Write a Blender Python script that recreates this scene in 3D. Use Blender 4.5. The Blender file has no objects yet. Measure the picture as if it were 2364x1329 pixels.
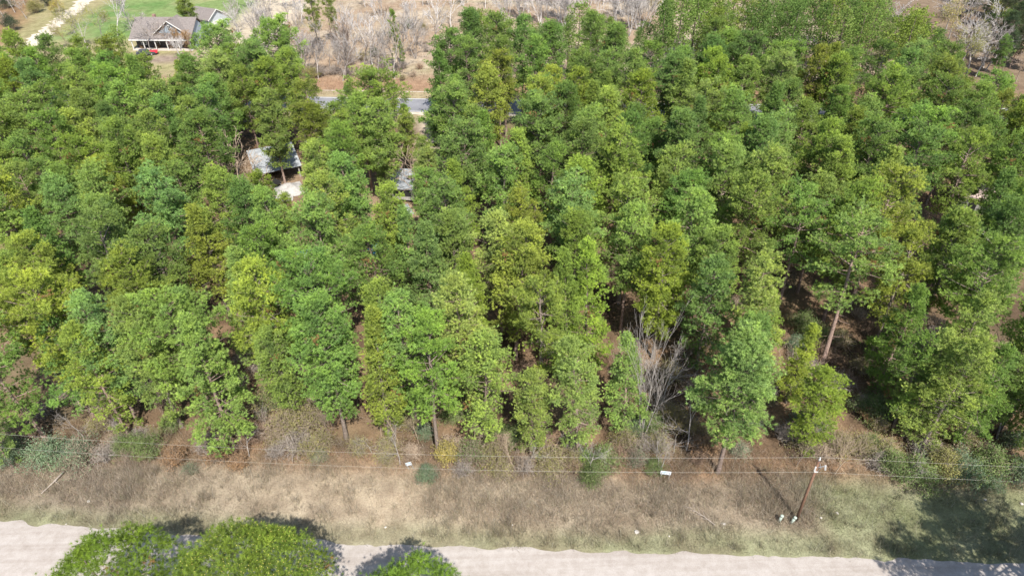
import bpy, math, random
import numpy as np
from mathutils import Matrix, Vector

# ------------------------------------------------------------------ camera, sky, sun, exposure
sc = bpy.context.scene
COL = sc.collection
CAM_H, PITCH, ROLL, FPX, PW, PH = 55.0, math.radians(37), math.radians(-1.6), 1575.0, 2364, 1329
cam = bpy.data.cameras.new('camera')
cam.sensor_width = 36.0
cam.lens = 36.0 * FPX / PW
cam.clip_start, cam.clip_end = 0.5, 3000
cam_ob = bpy.data.objects.new('camera', cam)
COL.objects.link(cam_ob)
ROT = Matrix.Rotation(math.pi / 2 - PITCH, 3, 'X') @ Matrix.Rotation(ROLL, 3, 'Z')
cam_ob.matrix_world = Matrix.Translation((0, 0, CAM_H)) @ ROT.to_4x4()
sc.camera = cam_ob

SUN_EL, SUN_AZ = math.radians(52), math.radians(162.4)
world = bpy.data.worlds.new('World')
sc.world = world
world.use_nodes = True
wn = world.node_tree
sky = wn.nodes.new('ShaderNodeTexSky')
sky.sky_type = 'NISHITA'
sky.sun_disc = False
sky.sun_elevation = SUN_EL
sky.sun_rotation = SUN_AZ
bg = wn.nodes['Background']
bg.inputs['Strength'].default_value = 0.12
wn.links.new(sky.outputs[0], bg.inputs['Color'])
sun = bpy.data.lights.new('sun', 'SUN')
sun.energy, sun.angle, sun.color = 5.0, math.radians(0.53), (1.0, 0.955, 0.88)
sun_ob = bpy.data.objects.new('sun', sun)
COL.objects.link(sun_ob)
sdir = Vector((math.sin(SUN_AZ) * math.cos(SUN_EL), math.cos(SUN_AZ) * math.cos(SUN_EL), math.sin(SUN_EL)))
sun_ob.rotation_euler = sdir.to_track_quat('Z', 'Y').to_euler()
sun_ob.location = sdir * 200
vs = sc.view_settings
vs.view_transform, vs.look, vs.exposure, vs.gamma = 'Standard', 'None', 0.70, 1.0
vs.use_curve_mapping = False
sc.render.engine = 'CYCLES'
sc.cycles.max_bounces = 4
sc.cycles.diffuse_bounces = 3
sc.cycles.transmission_bounces = 2
sc.cycles.glossy_bounces = 2

# ------------------------------------------------------------------ helpers
def at(u, v, h=0.0):
    d = ROT @ Vector(((u - PW / 2) / FPX, -(v - PH / 2) / FPX, -1.0))
    return Vector((0, 0, CAM_H)) + d * ((h - CAM_H) / d.z)

ROTI = ROT.transposed()
def pix(p):
    q = ROTI @ (Vector(p) - Vector((0, 0, CAM_H)))
    return PW / 2 + FPX * q.x / -q.z, PH / 2 - FPX * q.y / -q.z

def mesh_np(name, V, F, mats, smooth=False, attrs=None, midx=None):
    V = np.asarray(V, dtype=np.float32).reshape(-1, 3)
    F = np.asarray(F, dtype=np.int32)
    k = F.shape[1]
    me = bpy.data.meshes.new(name)
    me.vertices.add(len(V))
    me.vertices.foreach_set('co', V.ravel())
    me.loops.add(F.size)
    me.loops.foreach_set('vertex_index', F.ravel())
    me.polygons.add(len(F))
    me.polygons.foreach_set('loop_start', np.arange(0, F.size, k, dtype=np.int32))
    if smooth:
        me.polygons.foreach_set('use_smooth', np.ones(len(F), dtype=bool))
    if midx is not None:
        me.polygons.foreach_set('material_index', np.asarray(midx, dtype=np.int32))
    for nm, (typ, data) in (attrs or {}).items():
        a = me.attributes.new(nm, typ, 'POINT')
        a.data.foreach_set('color' if typ == 'FLOAT_COLOR' else 'value', np.asarray(data, dtype=np.float32).ravel())
    for m in (mats if isinstance(mats, (list, tuple)) else [mats]):
        me.materials.append(m)
    me.update(calc_edges=True)
    return me

def obj(name, me, parent=None, loc=None, rz=0.0, color=None):
    o = bpy.data.objects.new(name, me)
    COL.objects.link(o)
    if parent is not None:
        o.parent = parent
    if loc is not None:
        o.location = loc
    if rz:
        o.rotation_euler = (0, 0, rz)
    if color is not None:
        o.color = color
    return o

def tag(o, label, cat, group=None):
    o['label'], o['category'] = label, cat
    if group:
        o['group'] = group
    return o

def thing(name, label, cat, loc, rz=0.0, group=None):
    return tag(obj(name, None, None, loc, rz), label, cat, group)

def kind(o, k, label=None):
    o['kind'] = k
    if label:
        o['label'] = label
    return o

class MB:
    """collects simple solids as polygons"""
    def __init__(s):
        s.v, s.f = [], []
    def poly(s, pts, faces):
        n = len(s.v)
        s.v += [tuple(p) for p in pts]
        s.f += [tuple(i + n for i in f) for f in faces]
        return s
    def box(s, x0, x1, y0, y1, z0, z1):
        return s.poly([(x0, y0, z0), (x1, y0, z0), (x1, y1, z0), (x0, y1, z0), (x0, y0, z1), (x1, y0, z1), (x1, y1, z1), (x0, y1, z1)],
                      [(0, 3, 2, 1), (4, 5, 6, 7), (0, 1, 5, 4), (1, 2, 6, 5), (2, 3, 7, 6), (3, 0, 4, 7)])
    def prism(s, prof, axis, a, b):
        """prof: 2-D outline; axis 'x': points (y,z) swept in x; 'y': (x,z) swept in y; 'z': (x,y)"""
        def p(q, t):
            return {'x': (t, q[0], q[1]), 'y': (q[0], t, q[1]), 'z': (q[0], q[1], t)}[axis]
        n = len(prof)
        return s.poly([p(q, a) for q in prof] + [p(q, b) for q in prof],
                      [tuple(range(n)), tuple(range(2 * n - 1, n - 1, -1))] + [(i, i + n, (i + 1) % n + n, (i + 1) % n) for i in range(n)])
    def tube(s, pts, radii, n=8):
        pts = [Vector(p) for p in pts]
        base = len(s.v)
        for i, p in enumerate(pts):
            t = (pts[min(i + 1, len(pts) - 1)] - pts[max(i - 1, 0)]).normalized()
            a = t.cross(Vector((0, 0, 1)) if abs(t.z) < .9 else Vector((1, 0, 0))).normalized()
            b = t.cross(a)
            r = radii[i] if hasattr(radii, '__len__') else radii
            for k in range(n):
                w = 2 * math.pi * k / n
                s.v.append(tuple(p + a * (r * math.cos(w)) + b * (r * math.sin(w))))
        for i in range(len(pts) - 1):
            for k in range(n):
                s.f.append((base + i * n + k, base + i * n + (k + 1) % n, base + (i + 1) * n + (k + 1) % n, base + (i + 1) * n + k))
        s.f.append(tuple(base + k for k in range(n)))
        s.f.append(tuple(base + (len(pts) - 1) * n + k for k in range(n - 1, -1, -1)))
        return s
    def mesh(s, name, mat, smooth=False):
        me = bpy.data.meshes.new(name)
        me.from_pydata(s.v, [], s.f)
        import bmesh
        bm = bmesh.new(); bm.from_mesh(me)
        bmesh.ops.recalc_face_normals(bm, faces=bm.faces)
        bm.to_mesh(me); bm.free()
        me.materials.append(mat)
        if smooth:
            me.polygons.foreach_set('use_smooth', [True] * len(me.polygons))
        return me
    def build(s, name, mat, parent=None, loc=None, rz=0.0, smooth=False):
        return obj(name, s.mesh(name, mat, smooth), parent, loc, rz)

# ------------------------------------------------------------------ materials
def mat_new(name):
    m = bpy.data.materials.new(name)
    m.use_nodes = True
    return m, m.node_tree, m.node_tree.nodes['Principled BSDF']

def noise(nt, scale, detail=4, coord='Object', rough=.6):
    tc = nt.nodes.new('ShaderNodeTexCoord')
    n = nt.nodes.new('ShaderNodeTexNoise')
    n.inputs['Scale'].default_value = scale
    n.inputs['Detail'].default_value = detail
    n.inputs['Roughness'].default_value = rough
    nt.links.new(tc.outputs[coord], n.inputs['Vector'])
    return n

def ramp(nt, src, stops):
    r = nt.nodes.new('ShaderNodeValToRGB')
    e = r.color_ramp.elements
    while len(e) < len(stops):
        e.new(.5)
    for k, (p, c) in enumerate(stops):
        e[k].position = p
        e[k].color = (*c, 1)
    nt.links.new(src, r.inputs['Fac'])
    return r

def mixc(nt, mode, fac, a, b):
    m = nt.nodes.new('ShaderNodeMix')
    m.data_type, m.blend_type = 'RGBA', mode
    for sock, val in ((m.inputs[0], fac), (m.inputs[6], a), (m.inputs[7], b)):
        if hasattr(val, 'links'):
            nt.links.new(val, sock)
        elif isinstance(val, tuple):
            sock.default_value = (*val, 1) if len(val) == 3 else val
        else:
            sock.default_value = val
    return m.outputs[2]

def bump(nt, bsdf, src, strength, dist=.05):
    b = nt.nodes.new('ShaderNodeBump')
    b.inputs['Strength'].default_value = strength
    b.inputs['Distance'].default_value = dist
    nt.links.new(src, b.inputs['Height'])
    nt.links.new(b.outputs[0], bsdf.inputs['Normal'])

def m_plain(name, c1, c2, scale=3.0, rough=.85, bstr=.3, spec=.25, metal=0.0, detail=5):
    m, nt, b = mat_new(name)
    n = noise(nt, scale, detail)
    r = ramp(nt, n.outputs['Fac'], [(.3, c1), (.7, c2)])
    nt.links.new(r.outputs[0], b.inputs['Base Color'])
    b.inputs['Roughness'].default_value = rough
    b.inputs['Specular IOR Level'].default_value = spec
    b.inputs['Metallic'].default_value = metal
    if bstr:
        bump(nt, b, n.outputs['Fac'], bstr)
    return m

def m_leaf(name, use_attr='tone', trans=.26, dead=(.30, .17, .07), dead_at=.035, vary=.48):
    """foliage: object colour, shifted by a per-tuft tone; a few tufts are dead"""
    m, nt, b = mat_new(name)
    oi = nt.nodes.new('ShaderNodeObjectInfo')
    a = nt.nodes.new('ShaderNodeAttribute'); a.attribute_name = use_attr
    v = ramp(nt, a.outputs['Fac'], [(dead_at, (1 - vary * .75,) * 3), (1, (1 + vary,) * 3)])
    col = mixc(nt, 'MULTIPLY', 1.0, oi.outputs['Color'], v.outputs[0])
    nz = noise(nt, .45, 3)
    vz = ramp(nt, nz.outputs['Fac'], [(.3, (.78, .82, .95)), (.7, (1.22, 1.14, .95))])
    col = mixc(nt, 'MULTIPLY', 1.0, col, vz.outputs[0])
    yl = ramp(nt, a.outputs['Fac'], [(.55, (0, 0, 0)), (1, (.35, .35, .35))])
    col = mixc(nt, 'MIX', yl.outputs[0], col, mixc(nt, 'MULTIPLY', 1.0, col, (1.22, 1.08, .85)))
    dd = ramp(nt, a.outputs['Fac'], [(dead_at, (1, 1, 1)), (dead_at + .004, (0, 0, 0))])
    col = mixc(nt, 'MIX', dd.outputs[0], col, dead)
    nt.links.new(col, b.inputs['Base Color'])
    b.inputs['Roughness'].default_value = .55
    b.inputs['Specular IOR Level'].default_value = .3
    t = nt.nodes.new('ShaderNodeBsdfTranslucent')
    nt.links.new(mixc(nt, 'MULTIPLY', 1.0, col, (1.1, 1.2, .7)), t.inputs['Color'])
    mx = nt.nodes.new('ShaderNodeMixShader')
    mx.inputs[0].default_value = trans
    nt.links.new(b.outputs[0], mx.inputs[1]); nt.links.new(t.outputs[0], mx.inputs[2])
    nt.links.new(mx.outputs[0], nt.nodes['Material Output'].inputs['Surface'])
    return m

def m_vcol(name, scale=6.0, amt=.35, bstr=.5, rough=.95, scale2=.6):
    m, nt, b = mat_new(name)
    a = nt.nodes.new('ShaderNodeAttribute'); a.attribute_name = 'Col'
    n = noise(nt, scale, 8, rough=.75)
    r = ramp(nt, n.outputs['Fac'], [(.25, (1 - amt,) * 3), (.75, (1 + amt,) * 3)])
    n2 = noise(nt, scale2, 5)
    r2 = ramp(nt, n2.outputs['Fac'], [(.3, (1 - amt * .6, 1 - amt * .7, 1 - amt * .75)), (.7, (1 + amt * .5, 1 + amt * .5, 1 + amt * .45))])
    c = mixc(nt, 'MULTIPLY', 1.0, a.outputs['Color'], r.outputs[0])
    c = mixc(nt, 'MULTIPLY', 1.0, c, r2.outputs[0])
    nt.links.new(c, b.inputs['Base Color'])
    b.inputs['Roughness'].default_value = rough
    b.inputs['Specular IOR Level'].default_value = .1
    if bstr:
        bump(nt, b, n.outputs['Fac'], bstr, .12)
    return m

def m_blade(name):
    m, nt, b = mat_new(name)
    a = nt.nodes.new('ShaderNodeAttribute'); a.attribute_name = 'Col'
    nt.links.new(a.outputs['Color'], b.inputs['Base Color'])
    b.inputs['Roughness'].default_value = .8
    b.inputs['Specular IOR Level'].default_value = .15
    t = nt.nodes.new('ShaderNodeBsdfTranslucent')
    nt.links.new(a.outputs['Color'], t.inputs['Color'])
    mx = nt.nodes.new('ShaderNodeMixShader'); mx.inputs[0].default_value = .25
    nt.links.new(b.outputs[0], mx.inputs[1]); nt.links.new(t.outputs[0], mx.inputs[2])
    nt.links.new(mx.outputs[0], nt.nodes['Material Output'].inputs['Surface'])
    return m

def m_objcol(name, scale=4.0, amt=.3, rough=.85):
    m, nt, b = mat_new(name)
    oi = nt.nodes.new('ShaderNodeObjectInfo')
    n = noise(nt, scale, 6)
    r = ramp(nt, n.outputs['Fac'], [(.3, (1 - amt,) * 3), (.7, (1 + amt,) * 3)])
    nt.links.new(mixc(nt, 'MULTIPLY', 1.0, oi.outputs['Color'], r.outputs[0]), b.inputs['Base Color'])
    b.inputs['Roughness'].default_value = rough
    b.inputs['Specular IOR Level'].default_value = .15
    bump(nt, b, n.outputs['Fac'], .5, .03)
    return m

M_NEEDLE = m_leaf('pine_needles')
M_LEAF = m_leaf('broad_leaves', trans=.25, dead=(.30, .16, .07), vary=.45)
M_BARK = m_objcol('bark', 6.0, .45)
M_TWIG = m_objcol('twigs', 2.0, .25)
M_GROUND = m_vcol('ground_litter', 5.0, .42, .6)
M_BLADE = m_blade('blades')

# ------------------------------------------------------------------ setting: ground colours
rs = np.random.RandomState(11)
_lat = rs.rand(64, 64)
def vnoise(x, y, s, seed=0):
    x = np.asarray(x, float) / s + 17.3 * seed; y = np.asarray(y, float) / s + 9.1 * seed
    xi, yi = np.floor(x).astype(int), np.floor(y).astype(int)
    fx, fy = x - xi, y - yi
    fx, fy = fx * fx * (3 - 2 * fx), fy * fy * (3 - 2 * fy)
    g = lambda i, j: _lat[i % 64, j % 64]
    return (g(xi, yi) * (1 - fx) + g(xi + 1, yi) * fx) * (1 - fy) + (g(xi, yi + 1) * (1 - fx) + g(xi + 1, yi + 1) * fx) * fy
def fbm(x, y, s, seed=0):
    return .55 * vnoise(x, y, s, seed) + .3 * vnoise(x, y, s * .45, seed + 1) + .15 * vnoise(x, y, s * .2, seed + 2)
def sstep(a, b, x):
    t = np.clip((x - a) / (b - a), 0, 1)
    return t * t * (3 - 2 * t)

def near_edge(x):            # far edge of the dirt road
    return 34.45 - .062 * np.asarray(x) + .0006 * np.asarray(x) ** 2 * (np.asarray(x) < 0)
def far_c(x):                # centre line of the paved road
    return 135.2 - .1165 * np.asarray(x)
def lerp(a, b, t):
    t = np.asarray(t)[..., None]
    return np.asarray(a) * (1 - t) + np.asarray(b) * t

def ground_col(x, y):
    x, y = np.asarray(x, float), np.asarray(y, float)
    d = y - near_edge(x)
    n1, n2, n3 = fbm(x, y, 9, 1), fbm(x, y, 3.2, 5), fbm(x, y, 22, 9)
    # forest floor: brown needle and leaf litter
    c = lerp((.13, .090, .060), (.32, .215, .135), sstep(.25, .75, n2))
    c = lerp(c, np.broadcast_to((.21, .175, .105), c.shape), sstep(.5, .8, n1) * .7)
    # dry verge
    v = lerp((.325, .262, .19), (.425, .355, .265), sstep(.3, .7, n2))
    v = lerp(v, np.broadcast_to((.285, .235, .185), v.shape), sstep(.45, .75, n1) * .75)
    v = lerp(v, np.broadcast_to((.40, .235, .13), v.shape), sstep(6.5, 9.5, d + 2.5 * (n1 - .5)) * .7)
    v = lerp(v, np.broadcast_to((.56, .46, .335), v.shape), np.exp(-((x + 14) / 10) ** 2 - ((d - 5) / 3.5) ** 2) * .6)
    grn = lerp((.235, .26, .13), (.36, .365, .225), sstep(.25, .75, n2))
    gf = (1 - sstep(.3, 2.6, d + 2.4 * (n1 - .5) - .3)) * (.45 + .5 * sstep(.35, .6, n2)) * (1 - .5 * np.exp(-((x + 14) / 12) ** 2))
    gf = np.maximum(gf, sstep(26, 29, x + 3 * (n2 - .5)) * (1 - sstep(6.0, 9.5, d + 3 * (n1 - .5))) * .95)
    v = lerp(v, grn, gf)
    v = v * (.80 + .40 * fbm(x, y, 1.6, 71))[..., None]
    # trodden path slanting through the verge
    px_ = -12.6 + (d - 2.5) * .42
    v = lerp(v, np.broadcast_to((.60, .49, .36), v.shape), np.exp(-((x - px_) / .32) ** 2) * (d > 1.5) * (d < 9) * .85)
    c = lerp(v, c, sstep(8.8, 11.5, d + 2.5 * (n1 - .5)))
    # south of the dirt road
    c = np.where((d < -9)[..., None], lerp((.24, .22, .12), (.34, .29, .18), n2), c)
    # far road verges and the land behind it
    e = y - far_c(x)
    vv = lerp((.40, .34, .20), (.47, .39, .25), n2)
    c = lerp(c, vv, (sstep(-10, -6, e + 5 * (n1 - .5))) * (x < 40))
    c = lerp(c, np.broadcast_to((.22, .25, .10), c.shape), sstep(-14, -9, e + 6 * (n1 - .5)) * (1 - sstep(-8, -5, e)) * .5)
    red = lerp((.34, .21, .135), (.45, .30, .195), n2)
    c = lerp(c, red, sstep(7, 8.2, e + .8 * (n2 - .5)))
    field = lerp((.44, .355, .255), (.56, .47, .36), sstep(.3, .7, n2))
    field = lerp(field, np.broadcast_to((.42, .30, .205), c.shape), sstep(.45, .7, n1) * .7)
    field = lerp(field, np.broadcast_to((.42, .40, .20), c.shape), sstep(.6, .8, n3) * .45)
    c = lerp(c, field, sstep(13, 20, e + 6 * (n1 - .5)))
    # house yard: grass in front, lawn behind
    yard = lerp((.32, .31, .14), (.44, .38, .22), n2)
    my = sstep(-64, -72, x + 4 * (n1 - .5)) * sstep(10, 20, e)
    c = lerp(c, yard, my)
    lawn = lerp((.165, .28, .085), (.25, .335, .125), sstep(.3, .7, n1))
    lawn = lerp(lawn, np.broadcast_to((.36, .37, .18), c.shape), sstep(.5, .75, fbm(x, y * 2.5, 12, 14)) * .7)
    ml = sstep(187, 192, y + 3 * (n2 - .5)) * sstep(-128, -121, x) * sstep(-72, -78, x + 3 * (n2 - .5))
    c = lerp(c, lawn, ml)
    # bare sand right of the house, litter bed in front of it
    ms = sstep(171, 180, y + 8 * (n1 - .5)) * sstep(-80, -75, x + 3 * (n2 - .5)) * (1 - sstep(-64, -52, x + 8 * (n1 - .5)))
    c = lerp(c, lerp((.58, .49, .37), (.72, .63, .50), n2), ms * .9)
    mb = np.exp(-((x + 84) / 7) ** 4 - ((y - 172) / 3.4) ** 4)
    c = lerp(c, lerp((.30, .24, .19), (.38, .30, .24), n2), mb)
    # orange-brown leaf floor under the wood at the upper left
    mw = sstep(-131, -139, x + .32 * (y - 190) + 5 * (n1 - .5)) * sstep(165, 175, y)
    c = lerp(c, lerp((.26, .17, .10), (.40, .26, .14), n2), mw)
    c = lerp(c, lerp((.17, .12, .08), (.30, .22, .15), n2), sstep(78, 90, x + 6 * (n1 - .5)) * sstep(9, 14, e) * .9)
    # sandy drive and clearing among the sheds
    mdv = np.exp(-((x + 15.5 + (y - 131) * .10) / 3.2) ** 4) * sstep(88, 100, y) * (1 - sstep(128, 132, y))
    c = lerp(c, lerp((.46, .37, .27), (.66, .56, .44), sstep(.35, .65, n2)), mdv * .85)
    for (cx, cy, rx, ry, k) in ((-36, 106, 9, 9, .7), (-20, 97, 7, 9, .8), (-22, 83, 10, 6, .5)):
        mcl = np.exp(-((x - cx) / rx) ** 4 - ((y - cy) / ry) ** 4) * k
        c = lerp(c, lerp((.35, .24, .15), (.50, .38, .27), n2), mcl)
    return c * .68

ax = np.concatenate([np.array([-1500, -900, -500, -320, -240]), np.arange(-200, 171, 1.3), np.array([200, 260, 340, 500, 900, 1500])])
ay = np.concatenate([np.array([-900, -400, -150, -60, -10]), np.arange(8, 60, .7), np.arange(60, 252, 1.6), np.array([260, 280, 320, 420, 700, 1300, 2200])])
GX, GY = np.meshgrid(ax, ay)
GZ = .10 * (fbm(GX, GY, 7, 3) - .5)
GZ = np.where((np.abs(GY - near_edge(GX) + 4) < 6.5) | (np.abs(GY - far_c(GX)) < 7.5), 0, GZ)
nx, ny = len(ax), len(ay)
ii = (np.arange(ny - 1)[:, None] * nx + np.arange(nx - 1)[None, :]).ravel()
gf_ = np.stack([ii, ii + 1, ii + nx + 1, ii + nx], 1)
gcol = np.concatenate([ground_col(GX, GY), np.ones(GX.shape + (1,))], -1)
kind(obj('ground', mesh_np('ground', np.stack([GX, GY, GZ], -1), gf_, M_GROUND, True, {'Col': ('FLOAT_COLOR', gcol)})), 'structure',
     'brown leaf-littered ground with dry grass verges')

def strip(name, xs, y0, y1, z, mat, label, jit=0.0, seed=0, crown=.0):
    """a sheet between two edge lines, slightly crowned, with ragged edges"""
    r = np.random.RandomState(seed)
    ys0, ys1 = y0(xs) + jit * (fbm(xs, xs * 0, 2.2, seed) - .5) * 2, y1(xs) + jit * (fbm(xs, xs * 0 + 40, 1.7, seed + 3) - .5) * 2
    n = len(xs); rows = 9
    V = []
    for k in range(rows):
        t = k / (rows - 1)
        V.append(np.stack([xs, ys0 * (1 - t) + ys1 * t, np.full(n, z) + crown * math.sin(math.pi * t)], 1))
    V = np.concatenate(V)
    i = (np.arange(rows - 1)[:, None] * n + np.arange(n - 1)[None, :]).ravel()
    return kind(obj(name, mesh_np(name, V, np.stack([i, i + 1, i + n + 1, i + n], 1), mat, True)), 'structure', label)

# pale unpaved road: streaks along the wheel tracks
m, nt, b = mat_new('dirt_road')
tc = nt.nodes.new('ShaderNodeTexCoord'); mp = nt.nodes.new('ShaderNodeMapping')
mp.inputs['Scale'].default_value = (.06, 1.5, 1); mp.inputs['Rotation'].default_value = (0, 0, math.radians(3.8))
nt.links.new(tc.outputs['Object'], mp.inputs['Vector'])
n1 = nt.nodes.new('ShaderNodeTexNoise'); n1.inputs['Scale'].default_value = 1.0; n1.inputs['Detail'].default_value = 6
nt.links.new(mp.outputs[0], n1.inputs['Vector'])
n2 = noise(nt, 14, 8, rough=.8)
r1 = ramp(nt, n1.outputs['Fac'], [(.3, (.33, .29, .26)), (.5, (.375, .335, .305)), (.7, (.405, .368, .34))])
r2 = ramp(nt, n2.outputs['Fac'], [(.3, (.78,) * 3), (.7, (1.16,) * 3)])
n3 = noise(nt, 1.1, 6, rough=.7)
r3 = ramp(nt, n3.outputs['Fac'], [(.35, (.88, .86, .84)), (.6, (1.05, 1.05, 1.05))])
nt.links.new(mixc(nt, 'MULTIPLY', 1.0, mixc(nt, 'MULTIPLY', 1.0, r1.outputs[0], r2.outputs[0]), r3.outputs[0]), b.inputs['Base Color'])
b.inputs['Roughness'].default_value = .95; b.inputs['Specular IOR Level'].default_value = .1
bump(nt, b, n2.outputs['Fac'], .35, .03)
M_DIRT = m
strip('dirt_road', np.arange(-140, 140, .35), lambda x: near_edge(x) - 6.4, near_edge, .006, M_DIRT, 'pale sandy unpaved road along the bottom of the photograph', .42, 2, .06)

m, nt, b = mat_new('asphalt')
n1 = noise(nt, .35, 5); n2 = noise(nt, 9, 6)
r1 = ramp(nt, n1.outputs['Fac'], [(.3, (.165, .165, .18)), (.7, (.235, .235, .25))])
r2 = ramp(nt, n2.outputs['Fac'], [(.3, (.85,) * 3), (.7, (1.15,) * 3)])
nt.links.new(mixc(nt, 'MULTIPLY', 1.0, r1.outputs[0], r2.outputs[0]), b.inputs['Base Color'])
b.inputs['Roughness'].default_value = .85
xs = np.arange(-190, 190, 1.5)
strip('paved_road', xs, lambda x: far_c(x) - 3.7, lambda x: far_c(x) + 3.7, .006, m, 'grey paved road beyond the pine forest', .08, 5, .05)
M_PAINT = m_plain('road_paint', (.62, .60, .55), (.78, .76, .72), 2, .8, 0)
for off in (-3.35, 3.35):
    strip('road_edge_line', xs, lambda x, o=off: far_c(x) + o - .09, lambda x, o=off: far_c(x) + o + .09, .032, M_PAINT, 'white edge line painted on the paved road', 0, 1)
M_SAND = m_plain('sand', (.42, .35, .265), (.60, .535, .45), .9, .95, .4, .1, 0, 8)
strip('gravel_shoulder', xs, lambda x: far_c(x) - 5.0, lambda x: far_c(x) - 3.75, .004, M_SAND, 'pale sandy shoulder on the near side of the paved road', .5, 9)
# sandy track at the upper left, running away past the house
tp = [at(70, 108), at(110, 70), at(150, 40), at(185, 14), at(215, -20), at(240, -60)]
cx = np.array([p.x for p in tp]); cy = np.array([p.y for p in tp])
tt = np.linspace(0, len(tp) - 1, 60)
mx_, my_ = np.interp(tt, range(len(tp)), cx), np.interp(tt, range(len(tp)), cy)
wd = 2.3 + 2.6 * (fbm(mx_, my_, 4, 4) - .5) + .8 * np.sin(np.arange(60) * 2.3)
dx, dy = np.gradient(mx_), np.gradient(my_); L_ = np.hypot(dx, dy); nxx, nyy = -dy / L_, dx / L_
V = np.concatenate([np.stack([mx_ + nxx * wd * k, my_ + nyy * wd * k, np.full(60, .055)], 1) for k in (-1, -.3, .4, 1)])
i = (np.arange(3)[:, None] * 60 + np.arange(59)[None, :]).ravel()
kind(obj('sandy_track', mesh_np('sandy_track', V, np.stack([i, i + 1, i + 61, i + 60], 1), M_SAND, True)), 'structure', 'bright sandy track past the house at the upper left')

# ------------------------------------------------------------------ grass and weeds (stuff)
def blades(name, n, sampler, hgt, width, label, tint=1.0, spread=.5, seed=0, cols=None, jitc=.25):
    r = np.random.RandomState(seed)
    x, y = sampler(r, n)
    n = len(x)
    h = hgt * (.45 + .9 * r.rand(n)) * (.55 + .9 * fbm(x, y, 2.4, 21))
    az = r.rand(n) * 2 * np.pi
    le = spread * r.rand(n)
    tipx, tipy = x + np.cos(az) * le * h, y + np.sin(az) * le * h
    pa = r.rand(n) * 2 * np.pi
    w = width * (.6 + .8 * r.rand(n))
    V = np.empty((n, 3, 3))
    V[:, 0] = np.stack([x - np.cos(pa) * w, y - np.sin(pa) * w, np.full(n, -.03)], 1)
    V[:, 1] = np.stack([x + np.cos(pa) * w, y + np.sin(pa) * w, np.full(n, -.03)], 1)
    V[:, 2] = np.stack([tipx, tipy, h], 1)
    c = ground_col(x, y) * tint
    if cols is not None:
        pick = np.array(cols)[r.randint(0, len(cols), n)]
        t = r.rand(n)[:, None] * .8
        c = c * (1 - t) + pick * t
    c = c * (1 + jitc * (r.rand(n) - .5) * 2)[:, None]
    C = np.repeat(np.concatenate([np.clip(c, .01, .85), np.ones((n, 1))], 1), 3, 0)
    me = mesh_np(name, V.reshape(-1, 3), np.arange(3 * n).reshape(-1, 3), M_BLADE, False, {'Col': ('FLOAT_COLOR', C)})
    return kind(obj(name, me), 'stuff', label)

def s_verge(lo, hi, x0=-62, x1=58, clump=0.0):
    def f(r, n):
        x = x0 + (x1 - x0) * r.rand(n * 2); d = lo + (hi - lo) * r.rand(n * 2)
        y = near_edge(x) + d
        keep = r.rand(n * 2) < .25 + clump * sstep(.35, .65, fbm(x, y, 2.0, 31)) + (1 - clump) * .6
        keep &= ~((np.exp(-((x + 19) / 11) ** 4) * .55 > r.rand(n * 2)) & (d < 8))
        return x[keep][:n], y[keep][:n]
    return f
blades('verge_grass', 80000, s_verge(.12, 9.5), .20, .015, 'short pale grass on the verge beside the dirt road', 1.08, .9, 1,
       [(.34, .30, .22), (.22, .22, .12), (.19, .23, .10), (.31, .24, .17), (.42, .38, .30)], .35)
def s_weeds(r, n):
    x = -62 + 120 * r.rand(n * 3); d = 2.2 + 9.5 * r.rand(n * 3); y = near_edge(x) + d
    p = sstep(.3, .62, fbm(x, y, 3.5, 33)) * .9 + .12
    xw = x + 9 * (fbm(x, y, 6, 77) - .5)
    wl = sstep(-40, -30, xw) * (1 - sstep(-14, -5, xw)); wr = sstep(25, 30, xw)
    p *= wl * sstep(5.5, 10, d) + (1 - wl) * (wr * sstep(6.5, 9.5, d) + (1 - wr) * sstep(1.8, 4.6, d + 1.5 * (fbm(x, y, 4, 40) - .5)))
    k = r.rand(n * 3) < p
    return x[k][:n], y[k][:n]
blades('dry_weeds', 115000, s_weeds, .52, .012, 'tangle of dry brown weeds covering the verge', 1.15, 1.7, 2,
       [(.30, .22, .165), (.42, .34, .27), (.40, .36, .32), (.37, .25, .17), (.26, .27, .14), (.52, .46, .38)], .35)
def s_tuft(r, n):
    m = n // 26
    cx_ = -60 + 118 * r.rand(m * 4); d = .3 + 9.6 * r.rand(m * 4); cy_ = near_edge(cx_) + d
    p = .25 + .6 * sstep(.4, .6, fbm(cx_, cy_, 5, 91)); p = p * np.where((cx_ > -36) & (cx_ < -9), .45, 1) * np.where(cx_ > 28, .4, 1)
    k = r.rand(m * 4) < p
    cx_, cy_ = cx_[k][:m], cy_[k][:m]
    q = r.randint(0, len(cx_), n)
    rad = (.12 + .25 * r.rand(len(cx_)))[q]
    return cx_[q] + r.randn(n) * rad, cy_[q] + r.randn(n) * rad
blades('weed_tufts', 52000, s_tuft, .85, .011, 'separate straw and grey weed tufts standing in the verge', 1.0, 1.1, 8,
       [(.34, .27, .20), (.50, .43, .34), (.44, .41, .36), (.24, .26, .13), (.20, .15, .11), (.30, .22, .15)], .3)
def s_forest(r, n):
    x = -90 + 175 * r.rand(n * 2); d = 8.5 + 62 * r.rand(n * 2) ** 1.6; y = near_edge(x) + d
    k = r.rand(n * 2) < sstep(.35, .65, fbm(x, y, 4, 51)) * .9 + .1
    return x[k][:n], y[k][:n]
blades('forest_undergrowth', 70000, s_forest, .8, .013, 'dry twiggy undergrowth on the forest floor', 1.0, 1.4, 3,
       [(.30, .21, .14), (.24, .17, .12), (.40, .29, .19), (.20, .19, .10), (.34, .30, .25)])
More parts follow.
